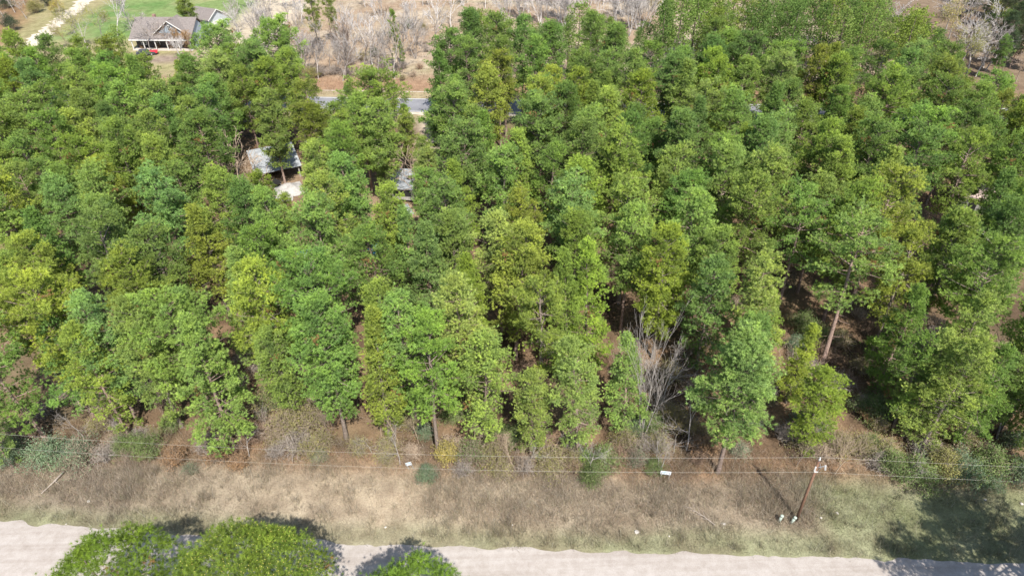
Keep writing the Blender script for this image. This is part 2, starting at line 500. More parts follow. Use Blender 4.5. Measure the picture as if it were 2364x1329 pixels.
def s_field(r, n):
    x = -62 + 165 * r.rand(n * 2); e = 4.5 + 85 * r.rand(n * 2) ** 1.2; y = far_c(x) + e
    k = r.rand(n * 2) < sstep(.35, .65, fbm(x, y, 6, 61)) * .8 + .2
    return x[k][:n], y[k][:n]
blades('field_grass', 45000, s_field, .6, .035, 'dry rust and straw grass of the field behind the paved road', 1.05, 1.1, 4,
       [(.50, .38, .25), (.40, .27, .17), (.55, .46, .34), (.38, .34, .28)])

# ------------------------------------------------------------------ plants: generators
def unit(a):
    return a / np.maximum(np.linalg.norm(a, axis=-1, keepdims=True), 1e-9)

def tubes_np(P, Rr, n=3):
    """P: list of (k,3) polylines, Rr: list of (k,) radii -> verts, tri faces"""
    Vs, Fs, base = [], [], 0
    for p, r in zip(P, Rr):
        p = np.asarray(p, float); r = np.asarray(r, float); k = len(p)
        t = unit(np.gradient(p, axis=0))
        ref = np.where(np.abs(t[:, 2:3]) < .9, np.array([[0, 0, 1.]]), np.array([[1., 0, 0]]))
        a = unit(np.cross(t, ref)); b = np.cross(t, a)
        w = np.arange(n) * 2 * np.pi / n
        ring = p[:, None] + r[:, None, None] * (a[:, None] * np.cos(w)[None, :, None] + b[:, None] * np.sin(w)[None, :, None])
        Vs.append(ring.reshape(-1, 3))
        i = (np.arange(k - 1)[:, None] * n + np.arange(n)[None, :])
        j = (np.arange(k - 1)[:, None] * n + (np.arange(n)[None, :] + 1) % n)
        q = np.stack([i, j, j + n, i + n], -1).reshape(-1, 4) + base
        Fs.append(q); base += k * n
    return np.concatenate(Vs), np.concatenate(Fs)

PROF = {
    'ovoid': lambda t: (1 - t ** 2.3) ** .62 * np.minimum(1, .5 + 1.5 * t),
    'cone': lambda t: (1 - t) ** .75 * np.minimum(1, .6 + 2.2 * t),
    'dome': lambda t: (1 - t ** 3.2) ** .55 * np.minimum(1, .42 + 1.2 * t),
    'flat': lambda t: (1 - t ** 4.5) ** .5 * np.minimum(1, .45 + 1.2 * t),
    'loose': lambda t: (1 - t ** 2.6) ** .6 * np.minimum(1, .6 + .8 * t),
}
def pine_proto(seed, H=18.0, cf=.6, R=2.9, prof='ovoid', whorl=.40, per=3.4, clump_k=1.75, tufts=13, needles=23, nl=.215, nw=.0185, gaps=.12,
               r0=.19, spread=.25, cones=0, flat=False, raw=False):
    r = np.random.RandomState(seed)
    # trunk
    zz = np.linspace(0, H * .985, 12)
    bx = np.cumsum(r.randn(12) * .10) * (zz / H); by = np.cumsum(r.randn(12) * .10) * (zz / H)
    rad = r0 * (1 - zz / H) ** .8 + .025
    rad[0] *= 1.35
    trunk_p = np.stack([bx, by, zz], 1)
    tx = lambda z: np.stack([np.interp(z, zz, bx), np.interp(z, zz, by), z], -1)
    tP, tR = [trunk_p], [rad]
    Vt, Ft = tubes_np(tP, tR, 8)
    # limbs and clumps
    P, Rd, cc, cd, cs_ = [], [], [], [], []
    lob = r.rand(4) * 6.28
    z = H * (1 - cf)
    while z < H * .985:
        t = (z - H * (1 - cf)) / (H * cf)
        nbr = r.poisson(per - 1.2) + 1
        a0 = r.rand() * 6.28
        for q in range(nbr):
            if r.rand() < gaps * (1.2 - t) or (flat and t > .5):
                continue
            az = a0 + q * 2 * np.pi / nbr + r.randn() * .35
            zz_ = z + r.randn() * .15
            L = R * PROF[prof](np.clip(t, 0, .995)) * (.72 + .42 * r.rand()) * (1 + .16 * math.sin(2 * az + lob[0] + 3 * t) + .10 * math.sin(3 * az + lob[1] - 5 * t))
            L = max(L, .35) * (.8 if flat else 1)
            el = math.radians((-6 + 20 * t if flat else -8 + 52 * t ** 1.3) + r.randn() * 9)
            s = np.linspace(0, 1, 5)
            rr = L * s
            p0 = tx(np.array(min(zz_, H * .98)))
            hz = p0[2] + np.sin(el) * rr + .10 * L * s ** 2 * (1 - 1.2 * (t < .35)) 
            bend = r.randn() * .12
            p = np.stack([p0[0] + np.cos(az + bend * s) * rr * math.cos(el), p0[1] + np.sin(az + bend * s) * rr * math.cos(el), hz], 1)
            P.append(p); Rd.append((.022 + .016 * L) * (1 - .8 * s))
            nc = max(2, int(round(L * clump_k)))
            out = np.array([math.cos(az), math.sin(az), 0]); lat = np.array([-math.sin(az), math.cos(az), 0])
            for k in range(nc):
                sv = 1 - (r.rand() ** 1.3) * .72 if k else .98
                base = np.array([np.interp(sv, s, p[:, j]) for j in range(3)])
                off = r.randn() * (.10 + .24 * L * sv * (1.1 - sv) * 2)
                c = base + lat * off + np.array([0, 0, .10 + r.randn() * .08]) - out * abs(off) * .25
                cs_.append(sv); cc.append(c); cd.append(unit(out * .55 + lat * np.sign(off) * .25 + np.array([0, 0, .75])))
                if abs(off) > .25:
                    P.append(np.stack([base - out * .25, base + lat * off * .5, c])); Rd.append(np.array([.02, .016, .01]))
        z += whorl * (.8 + .4 * r.rand()) * (1 - .25 * t)
    for k in range(0 if flat else 4):       # leader
        cs_.append(1); cc.append(tx(np.array(H * (.965 + .012 * k)))); cd.append(np.array([0, 0, 1.]))
    if flat:                                # closed, lumpy top of a broad crown
        for k in range(int(24 * R * R)):
            az = r.rand() * 6.28; q = math.sqrt(r.rand())
            rr = q * R * (1 + .10 * math.sin(2 * az + lob[0]) + .07 * math.sin(5 * az + lob[1]))
            lump = float(vnoise(rr * math.cos(az) + 40 + seed, rr * math.sin(az) + 40, 1.5, seed)) - .5
            zc = H * (1 - cf) + H * cf * (1 - q ** 2.6) ** .62 * .93 + lump * 1.3 - .9 * r.rand() ** 2
            cs_.append(.5 + .5 * r.rand()); cc.append(np.array([rr * math.cos(az), rr * math.sin(az), zc])); cd.append(unit(np.array([math.cos(az) * q * .6, math.sin(az) * q * .6, 1.0])))
    # dead stubs below the crown
    zlow = H * (1 - cf)
    for k in range(int(6 + zlow * 1.2)):
        zs_ = zlow * (.25 + .8 * r.rand()); az = r.rand() * 6.28; L = .35 + 1.3 * r.rand() ** 2
        p0 = tx(np.array(zs_)); e = r.randn() * .25 - .1
        P.append(np.stack([p0, p0 + L * .5 * np.array([math.cos(az), math.sin(az), e + .1]), p0 + L * np.array([math.cos(az + .2), math.sin(az + .2), e])]))
        Rd.append(np.array([.03, .02, .008]))
    Vl, Fl = tubes_np(P, Rd, 3)
    cc, cd = np.array(cc), np.array(cd)
    nC = len(cc)
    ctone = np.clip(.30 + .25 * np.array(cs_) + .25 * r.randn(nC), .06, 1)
    ctone[r.rand(nC) < .004] = 0.0
    size = .75 + .5 * r.rand(nC)
    tp = cc[:, None] + r.randn(nC, tufts, 3) * np.array([spread, spread, spread * .72]) * size[:, None, None]
    td = unit(.7 * cd[:, None] + 1.0 * (tp - cc[:, None]) / spread + r.randn(nC, tufts, 3) * .2)
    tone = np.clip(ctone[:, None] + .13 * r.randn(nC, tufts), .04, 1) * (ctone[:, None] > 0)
    tp, td, tone = tp.reshape(-1, 3), td.reshape(-1, 3), tone.ravel()
    nT = len(tp)
    d = unit(td[:, None] * .75 + r.randn(nT, needles, 3) * .72)
    ln = nl * (.7 + .55 * r.rand(nT, needles, 1))
    side = unit(np.cross(d, r.randn(nT, needles, 3))) * nw
    o = tp[:, None] + td[:, None] * (r.rand(nT, needles, 1) * .12)
    V = np.stack([o - side, o + side, o + d * ln], 2).reshape(-1, 3)
    F = np.arange(len(V)).reshape(-1, 3)
    if raw:
        return V, F, np.repeat(tone, needles * 3), Vt, Ft
    meshes = {'trunk': mesh_np('pine_trunk', Vt, Ft, M_BARK, True),
              'limbs': mesh_np('pine_limbs', Vl, Fl, M_BARK, True),
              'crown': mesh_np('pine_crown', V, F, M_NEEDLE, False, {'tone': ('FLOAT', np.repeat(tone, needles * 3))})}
    if cones:
        idx = r.choice(np.nonzero(tp[:, 2] > H * .72)[0], cones, replace=False)
        idx = idx[np.argsort(-(tp[idx, 2] + 0.0))]
        cp = tp[idx] + td[idx] * .16
        ov = np.array([(1, 0, 0), (-1, 0, 0), (0, 1, 0), (0, -1, 0), (0, 0, 1.6), (0, 0, -1.6)]) * .035
        of = np.array([(0, 2, 4), (2, 1, 4), (1, 3, 4), (3, 0, 4), (2, 0, 5), (1, 2, 5), (3, 1, 5), (0, 3, 5)])
        V = (cp[:, None] + ov[None]).reshape(-1, 3); F = (of[None] + 6 * np.arange(len(cp))[:, None, None]).reshape(-1, 3)
        meshes['pollen_cones'] = mesh_np('pine_pollen_cones', V, F, m_plain('pollen_cone', (.55, .46, .10), (.72, .60, .2), 20, .8, 0))
    return meshes, H, R, cf

PROTO = {
    'm0': pine_proto(1, cf=.66, R=3.3), 'm1': pine_proto(2, cf=.60, R=3.5, prof='ovoid', gaps=.22), 'm2': pine_proto(3, cf=.72, R=3.0),
    'm3': pine_proto(4, cf=.64, R=3.6, prof='dome', gaps=.18), 'm4': pine_proto(5, cf=.70, R=3.3, prof='cone'),
    'e0': pine_proto(6, cf=.88, R=3.1, prof='ovoid', whorl=.58, gaps=.22), 'e1': pine_proto(7, cf=.84, R=3.4, prof='cone', whorl=.58, gaps=.22), 'e2': pine_proto(8, cf=.80, R=3.0, prof='ovoid', gaps=.3, whorl=.55),
    'c0': pine_proto(9, cf=.88, R=2.6, prof='cone', whorl=.55), 'd0': pine_proto(10, cf=.66, R=4.6, prof='dome', per=3.8, r0=.26), 'd1': pine_proto(11, cf=.74, R=5.6, prof='dome', whorl=.46, r0=.26),
    'l0': pine_proto(12, cf=.50, R=4.0, prof='loose', gaps=.3, whorl=.6, clump_k=1.9, r0=.22), 'l1': pine_proto(13, cf=.62, R=3.5, prof='loose', gaps=.35, whorl=.62),
    'f0': pine_proto(14, H=13.0, cf=.50, R=6.3, prof='flat', flat=True, per=5.8, whorl=.38, needles=24, nw=.010, tufts=8, nl=.26, r0=.26, spread=.27, gaps=.02, clump_k=1.2, cones=1300),
    'f1': pine_proto(15, H=13.0, cf=.52, R=4.7, prof='flat', flat=True, per=5.2, whorl=.38, needles=24, nw=.010, tufts=8, nl=.26, r0=.24, spread=.27, gaps=.05, clump_k=1.2),
}
FARP = [pine_proto(20 + k, cf=.66, R=3.4 + .25 * k, prof=('ovoid', 'dome', 'cone', 'ovoid')[k], tufts=5, needles=4, nw=.085, nl=.25, spread=.30, clump_k=1.6, whorl=.46, raw=True) for k in range(4)]
FARLIST = []
TINT = {  # needle colours
    'g': (.220, .325, .072), 'l': (.268, .365, .092), 'd': (.162, .258, .064), 'y': (.262, .345, .060), 'b': (.205, .318, .086), 'o': (.212, .268, .050), 'k': (.085, .120, .052), 'f': (.145, .225, .030)}
TNAME = {'g': 'mid green', 'l': 'light green', 'd': 'dark green', 'y': 'yellow-green', 'b': 'bluish green', 'o': 'olive', 'k': 'blackish green', 'f': 'deep green'}
rnd = random.Random(5)
PINES = []          # root, x, y, h, tint, proto
def pine(x, y, h, tint, proto, name='pine_tree', wx=None, lean=(0, 0), far=False):
    if far and y > float(far_c(x)):
        FARLIST.append((x, y, h, tint))
        return None
    meshes, H, R, cf = PROTO[proto]
    root = obj(name, None, None, (x, y, 0))
    s = h / H
    w = wx or s * rnd.uniform(.92, 1.1)
    root.scale = (w, w, s)
    root.rotation_euler = (lean[0] + rnd.gauss(0, .032), lean[1] + rnd.gauss(0, .032), rnd.uniform(0, 6.28))
    f = rnd.uniform(.86, 1.16)
    c = [TINT[tint][0] * f * rnd.uniform(.9, 1.1), TINT[tint][1] * f, TINT[tint][2] * f * rnd.uniform(.85, 1.15), 1]
    g = rnd.uniform(.8, 1.25); pk = rnd.uniform(.9, 1.1)
    bark = (.235 * g * pk, .18 * g, .150 * g, 1)
    for k, me in meshes.items():
        q = obj(k, me, root, color=c if k == 'crown' else bark)
        if k in ('limbs', 'pollen_cones'):
            q['kind'] = 'stuff'
    PINES.append([root, x, y, h, tint, proto])
    return root

# protected parts of the view (photograph pixels): what must stay visible between the crowns
SKY = [(-400, 60), (0, 66), (60, 72), (140, 84), (205, 92), (240, 62), (285, 66), (300, 130), (330, 136), (440, 128), (446, 62), (520, 60), (545, 88), (570, 60), (640, 46), (700, 72), (724, 190), (736, 258),
       (768, 258), (792, 190), (850, 166), (915, 200), (945, 255), (985, 338), (1000, 262), (992, 190), (1000, 110), (1040, 60), (1080, 26), (1200, 36), (1280, 52), (1345, 20), (1420, 48), (1470, 78), (1500, 30), (1540, 0), (1600, -60),
       (2030, -60), (2060, 40), (2119, 22), (2180, 80), (2230, 150), (2266, 268), (2282, 180), (2310, 163), (2350, 200), (2364, 210), (2800, 240)]
SKU, SKV = [p[0] for p in SKY], [p[1] for p in SKY]
HOLES = [  # u0,u1,v0,v1
    (520, 590, 355, 415), (638, 680, 380, 436), (905, 950, 412, 465), (676, 726, 578, 600), (728, 748, 338, 360),
    (2230, 2258, 434, 462), (2240, 2270, 508, 538), (1475, 1570, 780, 970), (1605, 1635, 910, 990), (1810, 1900, 675, 725), (1925, 1985, 790, 930),
    (630, 750, 915, 1005)]
def crown_pts(x, y, h, proto):
    _, H, R, cf = PROTO[proto]
    s = h / H; R *= s * .85
    out = [pix((x, y, h - .3))]
    for t in (.15, .45, .75):
        z = h * (1 - cf) + h * cf * t
        rr = R * float(PROF['ovoid'](np.array(t)))
        for sx, sy in ((1, 0), (-1, 0), (0, -.8), (0, 0)):
            out.append(pix((x + sx * rr, y + sy * rr, z)))
    return out
def blocked(x, y, h, proto):
    for (u, v) in crown_pts(x, y, h, proto):
        if v < np.interp(u, SKU, SKV):
            return True
        for (a, b_, c_, d_) in HOLES:
            if a < u < b_ and c_ < v < d_:
                return True
    return False

def ptop(u, v, h, tint, proto, **k):        # stand a pine where its tip is seen
    p = at(u, v, h)
    return pine(p.x, p.y, h, tint, proto, far=True, **k)
def pbase(u, v, h, tint, proto, **k):       # stand a pine where its foot is seen
    p = at(u, v)
    return pine(p.x, p.y, h, tint, proto, **k)

# landmark pines ---------------------------------------------------------
for a in [(27, 75, 17, 'g', 'm0'), (92, 86, 17, 'd', 'm1'), (178, 90, 15, 'o', 'm3'), (262, 64, 15, 'l', 'm2'), (490, 63, 18, 'g', 'd0'), (637, 48, 19, 'g', 'd0'), (160, 120, 17, 'g', 'm1'), (325, 138, 16, 'o', 'm3'),
          (420, 132, 17, 'g', 'm0'), (848, 167, 17, 'g', 'd1'), (690, 190, 16, 'o', 'l1'), (1081, 28, 19, 'd', 'm0'), (1139, 38, 19, 'g', 'm3'), (1203, 42, 19, 'd', 'm1'), (1264, 54, 19, 'd', 'm0'), (1030, 75, 18, 'd', 'm3'),
          (1008, 118, 18, 'd', 'e1'), (1366, 38, 19, 'd', 'm1'), (1340, 12, 17, 'l', 'c0'), (1417, 56, 19, 'd', 'm0'), (1542, 4, 19, 'd', 'd0'), (1149, 128, 17, 'o', 'm3'), (1112, 157, 18, 'y', 'm0'), (1227, 189, 18, 'y', 'm3'),
          (1236, 232, 18, 'd', 'd0'), (1230, 92, 18, 'g', 'm1'), (1339, 162, 17, 'y', 'm2'), (1484, 168, 18, 'y', 'm0'), (1457, 120, 18, 'g', 'm1'), (2119, 26, 19, 'y', 'd0'), (2207, 146, 18, 'o', 'm3'), (2065, 172, 18, 'g', 'd0'),
          (2106, 119, 18, 'd', 'm1'), (1889, 113, 18, 'o', 'm1'), (1947, 126, 18, 'g', 'm0'), (1757, 12, 19, 'd', 'm0'), (1848, 5, 19, 'd', 'm1'), (1953, 22, 18, 'l', 'm2'), (2004, 18, 18, 'g', 'm3'), (1649, 45, 18, 'd', 'm1'),
          (1700, 72, 18, 'g', 'm0'), (1642, 116, 18, 'y', 'm2'), (1628, 196, 17, 'l', 'l0'), (1727, 83, 18, 'd', 'm3'), (2140, 258, 18, 'g', 'd0'), (2292, 268, 17, 'g', 'm0'), (1835, 268, 17, 'l', 'm3'), (2310, 166, 15, 'g', 'l0'),
          (165, 322, 17, 'y', 'm3'), (215, 366, 17, 'y', 'm0'), (720, 338, 17, 'l', 'm2'), (745, 402, 17, 'l', 'm1'), (612, 440, 17, 'g', 'm2'), (440, 470, 17, 'y', 'm4'), (300, 592, 17, 'o', 'm3'), (60, 636, 18, 'y', 'd0'),
          (385, 682, 17, 'l', 'd0'), (565, 610, 18, 'y', 'm1'), (700, 608, 18, 'd', 'd0'), (170, 690, 17, 'b', 'm2'), (845, 716, 16.5, 'y', 'c0'), (918, 690, 17, 'b', 'e2'), (1060, 640, 18, 'l', 'e0'), (1245, 660, 17.5, 'y', 'l0'),
          (1370, 566, 18, 'y', 'e1'), (1318, 580, 18, 'y', 'c0'), (980, 520, 17, 'b', 'm4'), (925, 480, 17, 'b', 'c0')]:
    ptop(*a)
for a, kw in [((112, 1020, 20, 'b', 'e2'), dict(lean=(0, -.05))), ((420, 985, 17, 'l', 'e0'), {}), ((545, 1045, 18, 'l', 'e1'), {}), ((300, 1010, 15, 'y', 'e0'), {}), ((800, 1010, 18, 'b', 'm2'), {}), ((1012, 1050, 17, 'g', 'l1'), dict(lean=(0, -.08))),
          ((1120, 1030, 15, 'l', 'e2'), {}), ((1225, 1055, 12, 'l', 'e0'), {}), ((1335, 1055, 16, 'l', 'e0'), {}), ((1657, 1090, 17.5, 'l', 'm0'), {}), ((1852, 1035, 11.5, 'y', 'e0'), dict(wx=.85)), ((2085, 1010, 14, 'l', 'e1'), {}), ((2205, 1035, 13.5, 'g', 'e0'), {}), ((2262, 955, 15, 'g', 'e1'), {}), ((2345, 1035, 14, 'g', 'e0'), {}), ((2150, 945, 15.5, 'l', 'e0'), {}), ((2020, 905, 15, 'g', 'e1'), {}), ((1440, 1000, 13, 'l', 'e1'), {}), ((2330, 900, 16, 'g', 'e0'), {}), ((1896, 842, 19, 'l', 'l0'), dict(lean=(0, .02))),
          ((2120, 1045, 15, 'l', 'e0'), {}), ((2300, 1000, 17, 'g', 'e1'), {}), ((2175, 890, 18, 'g', 'm3'), {}), ((2060, 990, 13, 'g', 'e2'), {}), ((215, 960, 15, 'b', 'e1'), {}), ((690, 980, 13, 'g', 'm2'), {}), ((1790, 730, 18, 'g', 'l0'), {}),
          ((925, 905, 15, 'g', 'e2'), {}), ((1555, 740, 18, 'l', 'm1'), {}), ((30, 1080, 11, 'b', 'e0'), {}), ((2350, 1090, 12, 'g', 'e0'), {}), ((2245, 1010, 11, 'l', 'e0'), {})]:
    pbase(*a, **kw)
N_LAND = len(PINES)
# the rest of the forest, filled in where crowns close the canopy
occ = [(p[1], p[2], 1.4 if p[5] in ('d0', 'd1') else 0) for p in PINES] + [(p[0], p[1], 0) for p in FARLIST]
cand = []
for k in range(26000):
    x = rnd.uniform(-112, 100); y = rnd.uniform(42, 165)
    cand.append((x, y))
n_fill = 0
for (x, y) in cand:
    d = y - float(near_edge(x)); e = y - float(far_c(x))
    if d < 11.5:
        continue
    if -7.5 < e < 8.5:
        continue
    if e > 8 and x < -8:
        continue
    if len(PINES) > 296 and e < 0:
        continue
    u, v = pix((x, y, 16))
    if u < -45 or u > PW + 45 or v < -60:
        continue
    gap = 4.75 if y < 85 else 5.0
    if any((x - a) ** 2 + (y - b_) ** 2 < (gap + c_) ** 2 for a, b_, c_ in occ):
        continue
    front = d < 24
    pr = rnd.choice(['e0', 'e1', 'e2', 'm2', 'c0', 'm0']) if front else rnd.choice(['m0', 'm1', 'm2', 'm3', 'm4', 'm0', 'm3', 'l1'])
    h = rnd.uniform(14.5, 18.0) if front else rnd.uniform(15.5, 19.0)
    ok = False
    for k in range(6):
        if not blocked(x, y, h, pr):
            ok = True
            break
        h *= .84
        if h < 6:
            break
    if not ok:
        continue
    right = x > 5
    tn = rnd.choices('gldybo', [5, 1.2, 5 if right else 3, 1.0, .6, 1.0] if y > 85 else [4, 3.5, 1.6 if not right else 2.4, 2.2, 1.2, .4])[0]
    pine(x, y, h, tn, pr, far=True)
    occ.append((x, y, 0)); n_fill += 1
print('pines', N_LAND, n_fill)

M_FAR = m_blade('far_needles')
Vs, Fs, Cs, nb = [], [], [], 0
for k, (x, y, h, t) in enumerate(FARLIST):
    V, F, tone, Vt, Ft = FARP[k % 4]
    a = rnd.uniform(0, 6.28); c_, s_ = math.cos(a), math.sin(a); sc_ = h / 18.0; w = sc_ * rnd.uniform(.9, 1.1)
    f = rnd.uniform(.86, 1.14)
    Rm = np.array([[c_ * w, -s_ * w, 0], [s_ * w, c_ * w, 0], [0, 0, sc_]])
    F4 = np.concatenate([Ft[:, [0, 1, 2]], Ft[:, [0, 2, 3]]])
    Vs += [V @ Rm.T + (x, y, 0), Vt @ Rm.T + (x, y, 0)]
    Fs += [F + nb, F4 + nb + len(V)]; nb += len(V) + len(Vt)
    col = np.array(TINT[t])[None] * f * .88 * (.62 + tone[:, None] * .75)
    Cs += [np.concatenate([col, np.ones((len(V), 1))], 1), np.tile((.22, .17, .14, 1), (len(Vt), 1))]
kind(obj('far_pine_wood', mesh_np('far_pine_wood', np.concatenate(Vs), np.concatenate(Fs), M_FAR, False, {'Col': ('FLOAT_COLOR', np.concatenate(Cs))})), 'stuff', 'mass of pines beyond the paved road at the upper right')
print('far', len(FARLIST), 'main', len(PINES))
# pines of the foreground (south of the dirt road), the far side and the field
def special(root, label):
    root['label'], root['category'] = label, 'tree'
    return root
special(pine(-19.0, 25.9, 13.2, 'f', 'f0', wx=1.0), 'big pine with yellow pollen cones at the bottom edge, before the dirt road')
special(pine(-29.6, 27.0, 12.8, 'f', 'f1', wx=.95), 'green pine at the bottom left, left of the pine with yellow cones')
special(pine(-8.2, 22.9, 13.0, 'f', 'f1', wx=1.1), 'pine top at the bottom edge, right of the pine with yellow cones')
special(pine(44.3, 24.2, 20, 'g', 'd1', wx=1.0), 'tall pine past the right edge whose round shadow lies on the verge')
special(pine(38.5, 20.8, 17, 'g', 'd0', wx=.85), 'pine past the lower right corner shading the dirt road')
special(pine(36.5, 13.5, 20, 'g', 'l0', wx=.9), 'loose pine farthest below the lower right corner')
special(pine(50.5, 20.0, 18, 'g', 'd0', wx=.9), 'pine beyond the tall pine past the right edge')
TINT['h'] = (.19, .27, .055); TNAME['h'] = 'green'
for (u, v, h, t, pr, w, lab) in [
        (737, 118, 14, 'h', 'l1', .75, 'tall bare-stemmed pine in the field, left of a similar pair'), (768, 108, 14, 'h', 'l0', .5, 'slim bare-stemmed pine in the field, right of its taller neighbour'),
        (782, 112, 12, 'h', 'l1', .42, 'thin pine with a bare trunk, rightmost of the field trio'),
        (922, 172, 14, 'h', 'l1', .36, 'lone slim pine standing at the edge of the brown field'), (931, 150, 7, 'h', 'c0', .32, 'short thin pine behind the lone slim field pine'),
        (452, 92, 13, 'h', 'm2', .85, 'pine standing in front of the grey-blue house gable')]:
    p = at(u, v); special(pine(p.x, p.y, h, t, pr, wx=w), lab)
for k, (u, v, h, t) in enumerate([(2300, 45, 13, 'k'), (2352, 75, 13, 'k'), (2290, 95, 11, 'k'), (2338, 125, 12, 'k'), (2380, 30, 14, 'd'), (2330, 158, 9, 'k'), (2250, 38, 13, 'd'), (2262, -10, 14, 'd'), (2372, 165, 11, 'k'), (2215, 10, 14, 'g')]):
    p = at(u, v); special(pine(p.x, p.y, h, t, rnd.choice(['m3', 'e0', 'd0'])), None)
for k in range(26):
    p = at(rnd.uniform(2250, 2420), rnd.uniform(-20, 190)); special(pine(p.x, p.y, rnd.uniform(7, 12), rnd.choice('kkkd'), rnd.choice(['m3', 'e0', 'd0', 'm1'])), None)
for k in range(12):
    p = at(rnd.uniform(2195, 2300), rnd.uniform(-10, 70)); special(pine(p.x, p.y, rnd.uniform(8, 11), rnd.choice('kd'), rnd.choice(['m3', 'e0', 'd0'])), None)
SPECIAL_DARK = PINES[-48:]

# ------------------------------------------------------------------ bare trees
def bare_proto(seed, H=10.0, mode='upright', kids=(5, 4, 4), r0=.14, thin=.042, buds=0, stems=1):
    r = np.random.RandomState(seed)
    P, Rd, tips = [], [], []
    def grow(p, d, L, rad, lev):
        n = 5 if lev == 0 else 4
        s = np.linspace(0, 1, n)
        q = [p]; dd = d
        for k in range(n - 1):
            dd = unit(dd + r.randn(3) * (.10 if lev == 0 else .17) + np.array([0, 0, .05 if lev else .03]))
            q.append(q[-1] + dd * L / (n - 1))
        q = np.array(q)
        P.append(q); Rd.append(np.maximum(rad * (1 - .72 * s), thin * .6))
        if lev >= len(kids):
            tips.append(q[-1]); tips.append(q[-2])
            return
        for k in range(kids[lev]):
            t = (.35 if lev == 0 else .25) + (.65 if lev == 0 else .75) * (k + r.rand()) / kids[lev]
            b = np.array([np.interp(t, s, q[:, j]) for j in range(3)])
            side = unit(np.cross(dd, r.randn(3)))
            ang = {'upright': .42, 'spread': .8, 'multi': .38}[mode] * (.7 + .6 * r.rand())
            nd = unit(dd * math.cos(ang) + side * math.sin(ang) + np.array([0, 0, .12]))
            grow(b, nd, L * (.62 if lev == 0 else .55) * (1.15 - .5 * t) * (.75 + .5 * r.rand()), max(rad * (1 - .6 * t) * .55, thin), lev + 1)
    for k in range(stems):
        a = r.rand() * 6.28
        d0 = unit(np.array([math.cos(a) * .22 * (stems > 1), math.sin(a) * .22 * (stems > 1), 1]))
        grow(np.array([math.cos(a), math.sin(a), 0]) * .15 * (stems > 1), d0, H * (.66 + .12 * r.rand()), r0 * (1 if stems == 1 else .6), 0)
    P_t, R_t = P[:1], Rd[:1]
    lv = [k for k in range(len(P)) if len(P[k]) == 5]
    V0, F0 = tubes_np([P[k] for k in lv], [Rd[k] for k in lv], 6)
    rest = [k for k in range(len(P)) if len(P[k]) != 5]
    V1, F1 = tubes_np([P[k] for k in rest], [Rd[k] for k in rest], 3)
    out = {'trunk': mesh_np('bare_trunk', V0, F0, M_BARK, True), 'branches': mesh_np('bare_branches', V1, F1, M_TWIG, True)}
    if buds:
        tp = np.array(tips); n = len(tp) * buds
        o = np.repeat(tp, buds, 0) + r.randn(n, 3) * .28
        d = unit(r.randn(n, 3)) * .10; sd = unit(np.cross(d, r.randn(n, 3))) * .05
        out['buds'] = mesh_np('bare_buds', np.stack([o - sd, o + sd, o + d * 1.6], 1).reshape(-1, 3), np.arange(3 * n).reshape(-1, 3), M_LEAF, False,
                              {'tone': ('FLOAT', np.repeat(np.clip(.5 + .2 * r.randn(n), .05, 1), 3))})
    return out, H
BARE = {'u0': bare_proto(1, kids=(8, 5, 3)), 'u1': bare_proto(2, kids=(9, 5, 3)), 'u2': bare_proto(3, mode='spread', kids=(5, 4, 4)), 's0': bare_proto(4, mode='spread', kids=(7, 5, 4)),
        'x0': bare_proto(5, mode='multi', stems=7, kids=(6, 4, 3), r0=.12), 'y0': bare_proto(15, mode='multi', stems=4, kids=(7, 4, 3), r0=.11, thin=.011), 'y1': bare_proto(16, mode='spread', kids=(7, 5, 3), r0=.10, thin=.012), 'x1': bare_proto(6, mode='multi', stems=4, kids=(6, 5, 3)),
        'b0': bare_proto(7, mode='spread', kids=(7, 5, 4), buds=9), 'b1': bare_proto(8, mode='multi', stems=3, kids=(6, 4, 4), buds=9), 'p0': bare_proto(9, mode='spread', kids=(12, 3, 2), r0=.16)}
BCOL = {'w': (.50, .47, .45), 'g': (.36, .325, .30), 'n': (.30, .235, .19), 't': (.40, .31, .23)}
BCN = {'w': 'whitish', 'g': 'grey', 'n': 'brown', 't': 'tan'}
BARES = []
def bare(u, v, h, proto, col, grp, wx=1.0, bud=None, lean=0.0, label=None):
    p = at(u, v)
    meshes, H = BARE[proto]
    root = obj('bare_tree', None, None, (p.x, p.y, 0))
    s = h / H
    root.scale = (s * wx, s * wx, s)
    root.rotation_euler = (rnd.gauss(0, .03), lean + rnd.gauss(0, .03), rnd.uniform(0, 6.28))
    f = rnd.uniform(.88, 1.12)
    c = tuple(a * f for a in BCOL[col]) + (1,)
    for k, me in meshes.items():
        q = obj(k, me, root, color=c if k != 'buds' else (*(bud or (.30, .30, .08)), 1))
        if k != 'trunk':
            q['kind'] = 'stuff'
    BARES.append((root, u, col, grp, label, bool('buds' in meshes)))
    return root
G1 = 'bare trees along the far side of the paved road'
for a in [(606, 98, 9, 'u0', 'g'), (642, 122, 8, 'u2', 'g'), (656, 138, 9, 'u0', 'g'), (702, 168, 8, 's0', 'n'), (735, 182, 10, 'u1', 'g'), (748, 124, 9, 'u0', 'g'), (792, 187, 12, 'u1', 'g'), (764, 165, 8, 's0', 'g'), (824, 128, 10, 'u0', 'w'),
          (842, 152, 10, 'u1', 'g'), (872, 174, 9, 's0', 'g'), (903, 168, 8, 'u2', 'g'), (911, 182, 14, 'u0', 'g'), (846, 108, 9, 'u1', 'w'), (884, 112, 9, 'u0', 'w'), (818, 172, 7, 's0', 'n'), (712, 145, 7, 'u2', 'n'), (860, 150, 11, 'u0', 'w'), (780, 150, 9, 'u1', 'g')]:
    bare(*a, G1)
